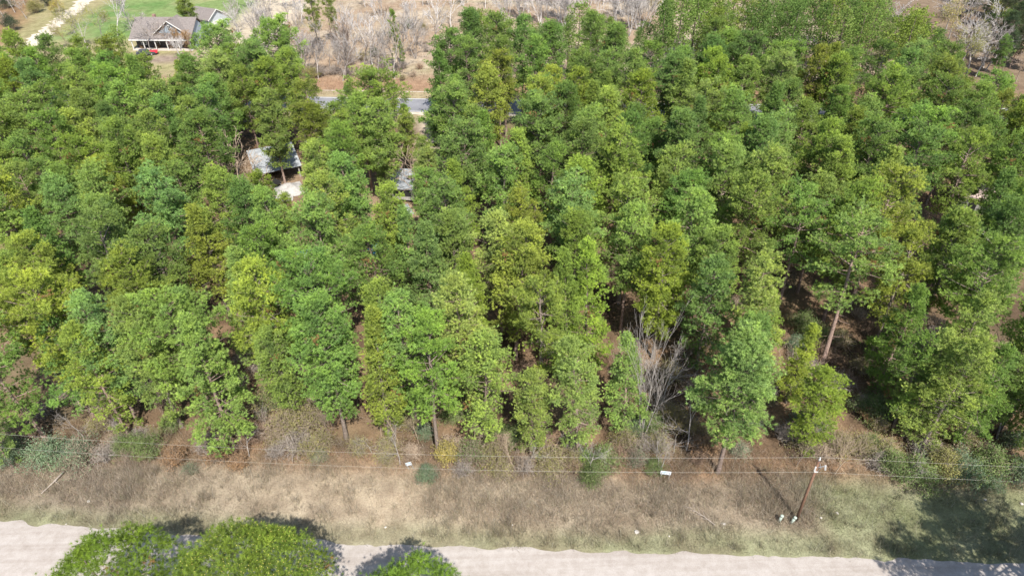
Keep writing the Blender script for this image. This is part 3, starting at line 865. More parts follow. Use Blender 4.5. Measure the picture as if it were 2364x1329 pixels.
for k in range(22):
    bare(rnd.uniform(590, 985), rnd.uniform(70, 182), rnd.uniform(6, 10), rnd.choice(['u0', 'u1', 's0', 'x1']), rnd.choice('gggwn'), G1)
G2 = 'bare whitish trees on the field at the top'
for a in [(1006, 110, 13, 'u1', 'w'), (1042, 66, 11, 'u0', 'w'), (1203, 50, 9, 'x0', 'w'), (1248, 60, 10, 'x0', 'w'), (1264, 42, 8, 'x1', 'w'), (1302, 64, 10, 'x0', 'w'), (1324, 52, 9, 'x1', 'w'), (1424, 66, 11, 'x0', 'w'), (1452, 84, 11, 'x1', 'w'), (1478, 72, 10, 'x0', 'w'),
          (1384, 44, 9, 'x1', 'w'), (1120, 20, 8, 'u1', 'w'), (1440, 40, 9, 'x1', 'w'), (1220, 30, 8, 'x1', 'w'), (1500, 60, 9, 'b1', 't'), (960, 20, 8, 'u0', 'w'), (1070, 14, 8, 'x1', 'w'), (1160, 40, 8, 'u1', 'w')]:
    bare(*a, G2)
for k in range(20):
    bare(rnd.uniform(1150, 1520), rnd.uniform(-5, 70), rnd.uniform(8, 11), rnd.choice(['x0', 'x1', 'u1']), 'w', G2)
for k in range(8):
    bare(rnd.uniform(820, 1060), rnd.uniform(5, 70), rnd.uniform(6, 9), rnd.choice(['u0', 'u1', 'x1']), 'w', G2)
G3 = 'bare trees on the sand right of the house'
for a in [(562, 66, 8, 'u0', 'g'), (584, 50, 8, 'u1', 'w'), (614, 64, 8, 'u0', 'g'), (604, 34, 8, 'u2', 'w'), (644, 74, 8, 'u1', 'g'), (684, 64, 9, 'u0', 'w'), (545, 42, 7, 'u2', 'w'), (668, 100, 9, 'u1', 'g'), (624, 14, 7, 'u1', 'w'), (700, 30, 8, 'u0', 'w'), (660, 20, 8, 'x1', 'w'), (690, 104, 9, 'u0', 'g'), (575, 20, 8, 'x1', 'w')]:
    bare(*a, G3)
for k in range(10):
    bare(rnd.uniform(545, 720), rnd.uniform(-5, 90), rnd.uniform(7, 9), rnd.choice(['u0', 'u1', 'x1']), rnd.choice('wg'), G3)
G4 = 'bare trees in the house yard'
for a, kw in [((272, 84, 13, 'u1', 'w'), {}), ((306, 70, 12, 'u0', 'g'), {}), ((348, 118, 9, 's0', 'g'), dict(wx=1.2)), ((390, 116, 8, 's0', 'n'), dict(wx=1.1)), ((418, 134, 5, 'x0', 'w'), {}), ((206, 118, 10, 'b0', 'g'), {}), ((236, 92, 9, 'b0', 'g'), {}),
              ((178, 84, 8, 'b0', 'g'), {}), ((330, 104, 9, 's0', 'g'), {}), ((160, 112, 7, 'b0', 't'), {}), ((440, 122, 5, 'b1', 't'), dict(bud=(.36, .22, .10))), ((415, 116, 5, 'b1', 't'), dict(bud=(.36, .22, .10))), ((142, 40, 6, 'b0', 't'), dict(bud=(.42, .36, .06)))]:
    bare(*a, G4, **kw)
G5 = 'bare trees of the wood at the upper left'
for a in [(8, 40, 8, 's0', 'g'), (35, 30, 8, 's0', 'g'), (62, 44, 7, 's0', 'g'), (90, 26, 7, 's0', 'n'), (20, 76, 6, 's0', 'n'), (58, 12, 8, 's0', 'g'), (110, 10, 7, 'u2', 'g'), (2, 8, 8, 's0', 'n')]:
    bare(*a, G5)
G6 = 'bare trees at the upper right'
for a, kw in [((2232, 168, 12, 's0', 'g'), dict(wx=1.25)), ((2262, 160, 11, 's0', 'g'), dict(wx=1.1)), ((2204, 122, 12, 'b0', 't'), dict(bud=(.40, .36, .12))), ((2190, 90, 11, 's0', 'g'), {}), ((2062, 92, 10, 's0', 'w'), {}), ((1932, 44, 8, 's0', 'g'), {}), ((2290, 130, 9, 's0', 'n'), {}), ((2345, 190, 7, 's0', 'n'), {}), ((2310, 80, 9, 's0', 'n'), {}),
              ((1640, 66, 11, 'b0', 't'), dict(bud=(.42, .34, .18))), ((1700, 60, 10, 'b0', 't'), dict(bud=(.42, .34, .18)))]:
    bare(*a, G6, **kw)
for k in range(18):
    bare(rnd.uniform(2175, 2300), rnd.uniform(50, 185), rnd.uniform(7, 11), rnd.choice(['s0', 's0', 'b0', 'u1']), rnd.choice('ggwt'), G6, wx=rnd.uniform(1, 1.3))
G7 = 'bare trees among the pines'
for a, kw in [((560, 512, 14, 'p0', 't'), dict(label='tall bare tan tree leaning left in the dark clearing')), ((362, 440, 9, 'u2', 'w'), dict(label='forked whitish dead tree, left of two smaller dead trees in the forest')),
              ((466, 425, 8, 'u2', 'w'), dict(label='whitish dead tree between the clearing and the forked dead tree')), ((415, 400, 5, 'u2', 'w'), dict(label='smallest of the three whitish dead trees in the left forest')),
              ((540, 440, 7, 's0', 't'), dict(wx=1.3, label='wide tangle of tan bare branches in the dark clearing')), ((595, 425, 6, 's0', 't'), dict(wx=1.3, label='tan bare tree touching the grey shed roof')), ((165, 690, 9, 'p0', 't'), dict(label='feathery bare tan tree near the left edge, behind a yellow-green pine')),
              ((92, 570, 8, 'u2', 'w'), dict(label='small whitish bare tree between two leaning trunks near left edge')), ((962, 478, 10, 'p0', 't'), dict(label='dead pine with broken branches right of the weathered camper')),
              ((1482, 1010, 14, 'y0', 'g'), dict(wx=.75, label='pale many-stemmed bare tree in the gap right of the forest centre')), ((1440, 960, 9, 'y1', 'n'), dict(wx=.9, label='grey bare tree left of the pale many-stemmed tree')), ((1530, 930, 9, 'y1', 'g'), dict(label='grey bare thicket tree behind the pale many-stemmed tree')),
              ((1585, 1040, 8, 'y1', 'g'), dict(label='crooked pale sapling above the white sign')), ((1800, 900, 7, 'y1', 't'), dict(wx=1.3, label='tan bare tangle between two pines in the right clearing')), ((2280, 880, 8, 's0', 't'), dict(label='tan bare tree among pines near the right edge')),
              ((935, 955, 8, 'u2', 't'), dict(label='tan bare sapling beside a thin grey pine trunk')), ((2300, 1010, 7, 's0', 'g'), dict(label='grey bare tree above the blue-green bushes at the right')), ((395, 945, 7, 's0', 'n'), dict(label='brown bare tree in the gap left of a leaning trunk')),
              ((205, 740, 7, 's0', 't'), dict(label='tan bare tree between two pines at the left')), ((270, 985, 6, 's0', 'n'), dict(label='brown bare tree above the bluish bushes at the left'))]:
    bare(*a, G7, **kw)

G8 = 'thin bare saplings at the forest edge'
for k in range(60):
    x = rnd.uniform(-52, 50); y = float(near_edge(x)) + 8.2 + 16 * rnd.random() ** 1.6
    u, v = pix((x, y, 0))
    if 20 < u < 2340:
        bare(u, v, rnd.uniform(2.2, 5.5), rnd.choice(['y0', 'y1', 'y1']), rnd.choice('gtnt'), G8, wx=rnd.uniform(.9, 1.5))
# ------------------------------------------------------------------ shrubs
def shrub_proto(seed, H=2.5, W=2.2, stems=70, leaves=2600, leaf=.10, weep=.0):
    r = np.random.RandomState(seed)
    P, Rd, pts = [], [], []
    for k in range(stems):
        a = r.rand() * 6.28; sp = r.rand() ** .7
        b = np.array([math.cos(a), math.sin(a), 0]) * .35 * r.rand() * W * .5
        tip = np.array([math.cos(a) * sp * W * .62, math.sin(a) * sp * W * .62, H * (1 - .55 * sp ** 2) * (.6 + .5 * r.rand())])
        mid = (b + tip) / 2 + r.randn(3) * .14 + np.array([0, 0, .22 * H * sp])
        tip = tip - np.array([0, 0, weep * sp * H * r.rand()])
        q = np.stack([b, (b + mid) / 2 + r.randn(3) * .05, mid, (mid + tip) / 2 + r.randn(3) * .08, tip])
        P.append(q); Rd.append(np.array([.02, .018, .015, .012, .008]))
        pts += [mid, (mid + tip) / 2, tip, tip]
        for j in range(3):
            o = q[2 + j % 3] ; e = o + r.randn(3) * np.array([.3, .3, .2]) + np.array([0, 0, .08])
            P.append(np.stack([o, (o + e) / 2 + r.randn(3) * .04, e])); Rd.append(np.array([.009, .007, .004])); pts.append(e)
    V, F = tubes_np(P, Rd, 3)
    out = {'stems': mesh_np('shrub_stems', V, F, M_TWIG, True)}
    if leaves:
        pts = np.array(pts)
        o = pts[r.randint(0, len(pts), leaves)] + r.randn(leaves, 3) * np.array([.17, .17, .13])
        o[:, 2] = np.maximum(o[:, 2], .05)
        d = unit(r.randn(leaves, 3) + np.array([0, 0, .5])) * leaf * (.6 + .8 * r.rand(leaves, 1)); sd = unit(np.cross(d, r.randn(leaves, 3))) * leaf * .33
        cl = vnoise(o[:, 0] + 5 * seed, o[:, 1] + o[:, 2], .5)
        out['foliage'] = mesh_np('shrub_foliage', np.stack([o - sd, o + sd, o + d], 1).reshape(-1, 3), np.arange(3 * leaves).reshape(-1, 3), M_LEAF, False,
                                 {'tone': ('FLOAT', np.repeat(np.clip(cl * .7 + .15 + .12 * r.randn(leaves), .05, 1), 3))})
    return out
SHRUB = {'leafy0': shrub_proto(1, leaves=5200), 'leafy1': shrub_proto(2, W=2.6, leaves=5600, weep=.2), 'mixed0': shrub_proto(3, stems=120, leaves=1900, W=2.8, weep=.3), 'mixed1': shrub_proto(4, stems=110, leaves=1500, weep=.35),
         'twig0': shrub_proto(5, stems=120, leaves=0, W=2.6, weep=.3), 'twig1': shrub_proto(6, stems=100, leaves=0, weep=.2), 'twig2': shrub_proto(7, stems=110, leaves=260, W=2.4, weep=.35), 'rust0': shrub_proto(8, stems=60, leaves=2600, leaf=.14)}
SCOL = {'blue': ((.150, .215, .130), 'blue-green leafy'), 'green': ((.155, .215, .075), 'green leafy'), 'olive': ((.27, .26, .10), 'olive'), 'yellow': ((.36, .31, .10), 'yellowish'), 'rust': ((.27, .175, .105), 'rusty-leaved'),
        'grey': ((.36, .31, .27), 'bare grey'), 'tan': ((.42, .33, .25), 'bare tan'), 'brown': ((.30, .21, .15), 'bare brown'), 'dark': ((.055, .085, .045), 'dark evergreen')}
SHRUBS = []
def shrub(x, y, h, proto, col, grp, w=1.0):
    root = obj('shrub', None, None, (x, y, 0))
    s = h / 2.5
    root.scale = (s * w, s * w, s)
    root.rotation_euler = (0, 0, rnd.uniform(0, 6.28))
    f = rnd.uniform(.85, 1.15)
    c = tuple(a * f for a in SCOL[col][0]) + (1,)
    st = c if col in ('grey', 'tan', 'brown') else tuple(a * f for a in (.36, .29, .22)) + (1,)
    for k, me in SHRUB[proto].items():
        q = obj(k, me, root, color=c if k == 'foliage' else st); q['kind'] = 'stuff'
    SHRUBS.append((root, pix((x, y, h * .5)), col, grp))
EDGE = 'shrubs along the forest edge'
for (u, v, h, sp_, c, w) in [(38, 1062, 3.0, 'leafy0', 'blue', 1.0), (128, 1066, 3.2, 'leafy1', 'blue', 1.15), (196, 1066, 3.0, 'mixed0', 'blue', 1.2), (250, 1062, 2.4, 'twig2', 'grey', 1.1), (442, 1094, 1.6, 'mixed1', 'blue', 1.0), (412, 1070, 2.2, 'rust0', 'rust', 1.1),
        (512, 1062, 2.4, 'rust0', 'rust', 1.1), (556, 1080, 1.8, 'rust0', 'rust', 1.1), (640, 1010, 3.0, 'twig0', 'tan', 1.2), (672, 1000, 3.2, 'mixed0', 'olive', 1.25), (722, 986, 3.2, 'mixed0', 'olive', 1.2), (690, 1040, 2.6, 'twig0', 'grey', 1.3), (748, 1030, 2.4, 'mixed1', 'olive', 1.1),
        (640, 1056, 2.0, 'twig1', 'grey', 1.2), (740, 1066, 1.8, 'mixed1', 'blue', 1.0), (830, 1046, 2.2, 'mixed1', 'olive', 1.1), (900, 1050, 2.4, 'mixed0', 'olive', 1.1), (950, 1056, 2.0, 'twig2', 'tan', 1.1), (986, 1106, 1.8, 'leafy0', 'blue', 1.1), (1034, 1066, 2.8, 'rust0', 'yellow', .8),
        (1092, 1064, 2.8, 'mixed0', 'green', 1.1), (1070, 1096, 2.0, 'twig2', 'grey', 1.1), (1140, 1066, 2.6, 'mixed0', 'olive', 1.1), (1160, 1096, 2.2, 'mixed1', 'olive', 1.1), (1210, 1086, 2.0, 'twig2', 'grey', 1.1), (1268, 1090, 2.2, 'mixed1', 'olive', 1.1), (1322, 1076, 2.2, 'mixed0', 'olive', 1.0), (1366, 1116, 2.4, 'leafy0', 'green', .9),
        (1400, 1076, 2.6, 'leafy1', 'green', 1.0), (1440, 1040, 2.6, 'mixed0', 'olive', 1.1), (1470, 1076, 2.2, 'mixed1', 'blue', 1.1), (1512, 1090, 1.8, 'leafy1', 'green', .9), (1560, 980, 2.6, 'mixed0', 'yellow', 1.1), (1610, 1010, 2.4, 'mixed1', 'yellow', 1.1), (1706, 1050, 1.8, 'mixed1', 'blue', 1.2), (1742, 1000, 2.0, 'leafy1', 'blue', .8),
        (1930, 1040, 2.6, 'mixed0', 'olive', 1.1), (1896, 1060, 2.2, 'twig2', 'tan', 1.1), (1980, 1050, 2.6, 'mixed0', 'olive', 1.1), (2020, 1080, 2.4, 'twig2', 'grey', 1.1), (2052, 1092, 2.8, 'leafy0', 'green', 1.0), (2108, 1112, 3.0, 'leafy1', 'green', 1.1), (2160, 1100, 3.4, 'leafy0', 'olive', 1.0), (2206, 1104, 3.2, 'leafy1', 'blue', 1.0),
        (2262, 1096, 3.6, 'leafy0', 'green', 1.1), (2272, 1124, 2.2, 'leafy1', 'blue', 1.0), (2345, 1110, 2.6, 'leafy1', 'blue', 1.0), (1600, 820, 2.8, 'mixed1', 'yellow', 1.2), (1545, 880, 2.8, 'mixed0', 'olive', 1.1), (1850, 760, 2.6, 'leafy1', 'green', 1.1), (1930, 800, 2.4, 'mixed0', 'olive', 1.2), (1990, 860, 2.4, 'mixed1', 'olive', 1.2),
        (620, 945, 2.6, 'mixed0', 'olive', 1.2), (585, 1010, 1.8, 'twig2', 'tan', 1.2), (330, 1020, 2.2, 'twig2', 'grey', 1.2), (300, 1060, 1.6, 'twig0', 'tan', 1.2)]:
    p = at(u, v)
    shrub(p.x, p.y, h, sp_, c, EDGE, w)
FLOOR = 'shrubs on the forest floor'
k = 0
while k < 60:
    x = rnd.uniform(-55, 52); d = 8.4 + 26 * rnd.random() ** 1.5; y = float(near_edge(x)) + d
    u, v = pix((x, y, 0))
    if not 20 < u < 2340:
        continue
    shrub(x, y, rnd.uniform(1.4, 2.8), rnd.choice(['twig0', 'twig1', 'twig2', 'mixed1', 'mixed0']), rnd.choice(['grey', 'tan', 'brown', 'olive', 'grey']), FLOOR, rnd.uniform(1, 1.4)); k += 1
for (u0, u1, v0, v1, n) in ((1440, 1660, 860, 1050, 16), (1740, 2060, 720, 1040, 26), (880, 1140, 900, 1050, 8), (230, 420, 880, 1060, 8), (600, 800, 900, 1050, 8), (1180, 1440, 1010, 1090, 8), (2000, 2350, 900, 1090, 14)):
    for k in range(n):
        p = at(rnd.uniform(u0, u1), rnd.uniform(v0, v1))
        c = rnd.choice(['olive', 'grey', 'tan', 'brown', 'green', 'rust', 'blue', 'olive'])
        shrub(p.x, p.y, rnd.uniform(1.3, 2.8), {'green': 'leafy1', 'blue': 'leafy0', 'rust': 'rust0', 'olive': rnd.choice(['mixed0', 'mixed1'])}.get(c, rnd.choice(['twig0', 'twig1', 'twig2'])), c, FLOOR, rnd.uniform(.9, 1.5))
NORTH = 'shrubs along the far side of the paved road'
for (u, v, h, sp_, c, w) in [(700, 176, 2.6, 'mixed0', 'olive', 1.3), (722, 180, 2.6, 'leafy1', 'olive', 1.2), (740, 176, 2.8, 'twig0', 'grey', 1.4), (770, 172, 2.6, 'twig0', 'grey', 1.4), (812, 150, 2.6, 'twig1', 'grey', 1.4), (838, 140, 2.4, 'mixed0', 'olive', 1.2), (866, 132, 2.4, 'leafy0', 'blue', 1.1),
        (886, 160, 2.4, 'twig0', 'grey', 1.4), (930, 186, 1.6, 'mixed1', 'olive', 1.2), (955, 178, 1.8, 'twig2', 'tan', 1.2), (970, 160, 1.6, 'twig2', 'brown', 1.4), (944, 66, 2.4, 'leafy1', 'blue', 1.0), (978, 70, 2.0, 'mixed0', 'olive', 1.1), (930, 160, 2.2, 'twig0', 'grey', 1.3), (800, 176, 2.4, 'twig2', 'grey', 1.3), (850, 172, 2.2, 'twig0', 'grey', 1.3),
        (680, 190, 2.2, 'twig0', 'brown', 1.3), (900, 184, 1.5, 'mixed1', 'olive', 1.1), (985, 120, 2.0, 'twig2', 'grey', 1.3)]:
    p = at(u, v)
    shrub(p.x, p.y, h, sp_, c, NORTH, w)
HOUSEG = 'bushes around the house and the track'
for (u, v, h, sp_, c, w) in [(30, 72, 4.5, 'leafy0', 'dark', 1.0), (84, 30, 4.0, 'leafy1', 'olive', 1.0), (112, 14, 4.0, 'leafy0', 'dark', 1.0), (134, 28, 3.4, 'leafy1', 'yellow', 1.0), (15, 20, 4.0, 'leafy1', 'dark', 1.1), (366, 112, 1.2, 'rust0', 'rust', 1.3), (400, 113, 1.4, 'rust0', 'rust', 1.3), (436, 112, 1.8, 'rust0', 'rust', 1.3), (462, 104, 1.6, 'rust0', 'rust', 1.2), (330, 113, 1.0, 'rust0', 'rust', 1.2)]:
    p = at(u, v)
    shrub(p.x, p.y, h, sp_, c, HOUSEG, w)
CLEAR = 'leafy brown shrubs by the sheds'
for (u, v, h, sp_, c, w) in [(612, 372, 3.0, 'rust0', 'rust', 1.3), (640, 352, 3.0, 'rust0', 'rust', 1.3), (600, 420, 2.6, 'twig0', 'tan', 1.5), (565, 440, 2.6, 'twig0', 'tan', 1.5), (530, 400, 3.0, 'twig0', 'brown', 1.5), (930, 560, 2.4, 'rust0', 'rust', 1.2), (960, 540, 2.0, 'mixed1', 'yellow', 1.1)]:
    p = at(u, v)
    shrub(p.x, p.y, h, sp_, c, CLEAR, w)

# ------------------------------------------------------------------ house at the upper left
M_ROOF = m_plain('shingle_roof', (.155, .135, .125), (.235, .205, .19), 3.0, .9, .5, .15, 0, 8)
M_SIDING = m_plain('blue_grey_siding', (.27, .33, .38), (.33, .38, .43), 1.0, .8, .1)
M_TRIM = m_plain('white_trim', (.55, .54, .52), (.66, .65, .62), 1.0, .6, 0)
M_DARKIN = m_plain('porch_shade_wall', (.05, .045, .045), (.09, .08, .075), 1.0, .8, 0)  # near-black colour carries the shade under the porch eave
m, nt, b = mat_new('window_glass')
b.inputs['Base Color'].default_value = (.05, .06, .07, 1); b.inputs['Roughness'].default_value = .08; b.inputs['Specular IOR Level'].default_value = .8
M_GLASS = m
hl, hr = at(314, 93, 2.7), at(452, 95, 2.7)
HW = 16.6
house = thing('house', 'grey-roofed house with a blue-grey front gable beside the lawn', 'house', ((hl.x + hr.x) / 2 - 1.8, (hl.y + hr.y) / 2 + .6, 0), math.radians(-6))
x0, x1, D, EH, RH = -HW / 2, HW / 2, 10.5, 2.7, 6.6
MB().prism([(2.2, 0), (D, 0), (D, EH), (D / 2 + .6, RH - .45), (2.2, EH + .55)], 'x', x0 + .4, x1 - .4).build('wall', M_SIDING, house)
def slope_roof(name, eave_y, eave_z, ridge_y, ridge_z, xa, xb, mat, par, t=.16):
    return MB().prism([(eave_y, eave_z), (ridge_y, ridge_z), (ridge_y, ridge_z + t), (eave_y, eave_z + t)], 'x', xa, xb).build(name, mat, par)
ry = D / 2 + .6
rf = slope_roof('roof_slope', -.1, EH - .05, ry, RH, x0, x1, M_ROOF, house)
slope_roof('roof_slope', D + .5, EH - .3, ry + .003, RH, x0, x1, M_ROOF, house)
MB().box(x0, x1, -.28, -.11, EH - .16, EH + .10).build('fascia', M_TRIM, house)
MB().box(x0 + .4, x1 - .4, 2.12, 2.19, 0, EH + .5).build('porch_shade_wall', M_DARKIN, house)
for k in range(6):
    xx = x0 + .5 + k * (HW - 1) / 5
    MB().box(xx - .09, xx + .09, .0, .18, 0, EH - .05).build('porch_post', M_TRIM, house)
MB().box(x0 + .2, x1 - .2, -.2, 2.1, 0, .16).build('porch_floor', m_plain('porch_deck', (.42, .37, .32), (.52, .46, .4), 2), house)
for xx, w in ((-5.8, 1.3), (-2.2, 1.3), (4.6, 1.5)):
    win = MB().box(xx - w / 2 - .1, xx + w / 2 + .1, 2.02, 2.115, .85, 2.2).build('window', M_TRIM, house)
    for q in (-1, 1):
        MB().box(xx + q * w / 4 - w / 4 + .05, xx + q * w / 4 + w / 4 - .05, 1.99, 2.017, .95, 2.1).build('pane', M_GLASS, win)
dr = MB().box(.7, 1.7, 2.03, 2.115, .16, 2.25).build('door', m_plain('door_paint', (.25, .08, .06), (.3, .1, .08), 2), house)
MB().box(1.55, 1.62, 1.97, 2.028, 1.1, 1.22).build('handle', M_GLASS, dr)
# front gable on the roof
gx, gw, gb, gp, gy = 2.6, 4.5, 3.75, 6.9, 1.6
MB().prism([(gx - gw + .5, gb), (gx + gw - .5, gb), (gx, gp - .30)], 'y', gy, gy + 5.0).build('gable_wall', M_SIDING, house)
for q in (-1, 1):
    g = MB().prism([(gx, gp), (gx + q * (gw + .3), gb - .16), (gx + q * (gw + .3), gb + .02), (gx, gp + .18)], 'y', gy - .45, gy + 5.4).build('gable_roof', M_ROOF, house)
    MB().prism([(gx, gp - .04), (gx + q * (gw + .3), gb - .2), (gx + q * (gw + .3), gb + .03), (gx, gp + .19)], 'y', gy - .58, gy - .453).build('rake_board', M_TRIM, g)
win = MB().box(gx - .45, gx + .45, gy - .07, gy - .003, 4.55, 5.85).build('window', M_TRIM, house)
for q in (-1, 1):
    for z in (4.64, 5.24):
        MB().box(gx + q * .2 - .16, gx + q * .2 + .16, gy - .10, gy - .073, z, z + .52).build('pane', M_GLASS, win)
MB().box(-4.4, -3.7, ry + 1.2, ry + 1.9, 4.0, 7.0).build('chimney', m_plain('chimney_brick', (.25, .15, .12), (.34, .22, .18), 8), house)
# garage behind, right
p = at(484, 62)
gar = thing('garage', 'pale grey garage with a gabled roof behind the house pine', 'garage', (p.x, p.y, 0), math.radians(-28))
MB().prism([(-3.2, 0), (3.2, 0), (3.2, 3.0), (0, 5.0), (-3.2, 3.0)], 'x', -4.0, 4.0).build('wall', m_plain('pale_siding', (.40, .43, .46), (.47, .50, .53), 1, .8, .1), gar)
for q in (-1, 1):
    g = MB().prism([(0, 5.06), (q * 3.6, 2.82), (q * 3.6, 2.98), (0, 5.22)], 'x', -4.4, 4.4).build('roof_slope', M_ROOF, gar)
    MB().prism([(0, 5.02), (q * 3.6, 2.78), (q * 3.6, 3.0), (0, 5.24)], 'x', 4.403, 4.52).build('rake_board', M_TRIM, g)
MB().box(4.005, 4.07, -2.0, 2.0, 0, 2.3).build('garage_door', M_TRIM, gar)

def car(name, label, p, rz, c1, c2):
    t = thing(name, label, 'car', p, rz)
    paint = m_plain(name + '_paint', c1, c2, .7, .3, 0, .6)
    MB().prism([(-2.2, .35), (2.2, .35), (2.25, .75), (1.2, .95), (-2.1, 1.0), (-2.25, .7)], 'y', -.88, .88).build('body', paint, t)
    MB().prism([(-1.75, 1.0), (.95, .96), (.35, 1.44), (-1.3, 1.46)], 'y', -.76, .76).build('cabin', paint, t)
    MB().prism([(.99, .99), (1.01, 1.0), (.42, 1.43), (.40, 1.42)], 'y', -.66, .66).build('windshield', M_GLASS, t)
    MB().prism([(-1.80, 1.03), (-1.78, 1.02), (-1.34, 1.43), (-1.36, 1.44)], 'y', -.64, .64).build('rear_window', M_GLASS, t)
    for s_ in (-1, 1):
        MB().prism([(-1.5, 1.04), (.7, 1.02), (.28, 1.38), (-1.2, 1.39)], 'y', s_ * .763, s_ * .775).build('side_window', M_GLASS, t)
        for xx in (-1.4, 1.35):
            w = MB().tube([(xx, s_ * .70, .34), (xx, s_ * .90, .34)], .34, 14).build('wheel', m_tyre, t)
            MB().tube([(xx, s_ * .903, .34), (xx, s_ * .915, .34)], .19, 10).build('rim', M_METAL, w)
        MB().box(2.24, 2.27, s_ * .62 - .18, s_ * .62 + .18, .58, .72).build('headlight', M_TRIM, t)
    return t
m_tyre = m_plain('tyre', (.02, .02, .02), (.04, .04, .04), 5, .9, 0)
M_METAL = m_plain('grey_metal', (.40, .41, .43), (.55, .56, .58), 2, .45, .1, .5, .6)
p = at(338, 128)
car('parked_car', 'dark car parked in front of the house beside a red cart', p, math.radians(20), (.03, .035, .05), (.06, .065, .08))
p = at(2256, 540)
car('parked_car', 'pale silver car half hidden by pines near the right edge', p, math.radians(-70), (.55, .58, .62), (.65, .68, .72))
p = at(357, 126)
cart = thing('garden_cart', 'small bright red cart beside the dark car', 'cart', p, .3)
M_RED = m_plain('red_paint', (.55, .03, .05), (.65, .05, .07), 2, .5, 0)
MB().prism([(-.8, .45), (.8, .45), (1.0, 1.0), (-1.0, 1.0)], 'y', -.55, .55).build('tub', M_RED, cart)
for s_ in (-1, 1):
    MB().tube([(.3, s_ * .60, .3), (.3, s_ * .72, .3)], .3, 12).build('wheel', m_tyre, cart)
MB().tube([(-.9, 0, .9), (-1.6, 0, 1.1)], .04, 6).build('handle', M_RED, cart)

# ------------------------------------------------------------------ sheds and clutter in the clearing
M_SHEET = m_plain('weathered_sheet_roof', (.20, .215, .235), (.46, .48, .50), .9, .6, .25, .4, .1, 7)
M_WOOD = m_plain('grey_boards', (.25, .24, .22), (.40, .38, .35), 3, .9, .3)
M_TARPW = m_plain('white_tarp', (.30, .29, .275), (.46, .44, .42), 2, .7, .2)
M_BLUE = m_plain('blue_tarp', (.02, .20, .48), (.05, .34, .68), 2, .55, .2, .4)
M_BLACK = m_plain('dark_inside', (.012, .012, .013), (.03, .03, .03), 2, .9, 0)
p = at(648, 418)
sh = thing('shed', 'open shed with a weathered grey sheet roof left in the clearing', 'shed', p, math.radians(24))
for xx in (-3.4, 3.4):
    for yy, zz in ((.1, 2.2), (7.0, 3.1)):
        MB().box(xx - .1, xx + .1, yy - .1, yy + .1, 0, zz).build('post', M_WOOD, sh)
for k in range(6):
    xx = -3.9 + k * 1.3
    MB().prism([(-.5, 2.2 + .02 * (k % 2)), (7.6, 3.25 + .02 * (k % 2)), (7.6, 3.29 + .02 * (k % 2)), (-.5, 2.24 + .02 * (k % 2))], 'x', xx, xx + 1.36).build('roof_sheet', M_SHEET, sh)
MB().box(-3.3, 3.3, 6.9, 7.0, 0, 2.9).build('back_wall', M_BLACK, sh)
MB().box(-3.5, -3.42, .3, 6.8, 0, 2.2).build('side_wall', M_WOOD, sh)

def crumple(name, label, p, w, d, h, mat, seed, cat):
    r = np.random.RandomState(seed)
    n = 15
    X, Y = np.meshgrid(np.linspace(-1, 1, n), np.linspace(-1, 1, n))
    R_ = np.sqrt(X ** 2 + Y ** 2)
    Z = h * np.clip(1.1 - R_ ** 2, 0, 1) * (.35 + 1.0 * fbm(X * 3 + seed, Y * 3, .9, seed)) + .03
    V = np.stack([X * w / 2 + r.randn(n, n) * .04, Y * d / 2 + r.randn(n, n) * .04, Z], -1).reshape(-1, 3)
    V2 = V.copy(); V2[:, 2] = np.maximum(V2[:, 2] - .06, -.02)
    i = (np.arange(n - 1)[:, None] * n + np.arange(n - 1)[None, :]).ravel()
    F = np.stack([i, i + 1, i + n + 1, i + n], 1)
    F2 = F[:, ::-1] + n * n
    return tag(obj(name, mesh_np(name, np.concatenate([V, V2]), np.concatenate([F, F2]), mat), None, p, r.rand() * 3), label, cat)
crumple('tarp', 'crumpled white tarp heaped in front of the grey shed', at(668, 440), 4.5, 5.0, 1.1, M_TARPW, 3, 'tarp')
crumple('tarp', 'small pale tarp heap lowest of those before the grey shed', at(655, 458), 3.0, 2.4, .8, M_TARPW, 4, 'tarp')
crumple('tarp', 'bright blue tarp spread between pines near the forest centre', at(872, 574), 3.4, 2.6, .8, M_BLUE, 5, 'tarp')
crumple('tarp', 'blue tarp scrap behind the larger blue tarp', at(864, 548), 2.2, 1.6, .6, M_BLUE, 6, 'tarp')
p = at(640, 436)
ct = thing('wire_cage', 'small dark metal-framed cage before the grey shed', 'cage', p, .3)
for xx in (-.8, .8):
    for yy in (-.5, .5):
        MB().box(xx - .04, xx + .04, yy - .04, yy + .04, 0, 1.1).build('post', M_METAL, ct)
MB().prism([(-.85, 1.1), (.85, 1.1), (0, 1.7)], 'y', -.55, .55).build('roof', M_BLACK, ct)
MB().box(-.84, .84, -.56, -.50, .5, .56).build('rail', M_METAL, ct)
# white shelter with blue side
p = at(735, 362)
st = thing('tarp_shelter', 'white-topped shelter with a blue side behind a pine', 'shelter', p, .35)
MB().prism([(-1.6, 2.3), (0, 2.9), (1.6, 2.3), (1.6, 2.38), (0, 2.98), (-1.6, 2.38)], 'y', -2.2, 2.2).build('roof', M_TARPW, st)
MB().box(1.45, 1.52, -2.0, 2.0, .3, 2.32).build('side_sheet', M_BLUE, st)
for xx in (-1.45, 1.38):
    for yy in (-2.0, 2.0):
        MB().box(xx - .04, xx + .04, yy - .04, yy + .04, 0, 2.4).build('post', M_METAL, st)
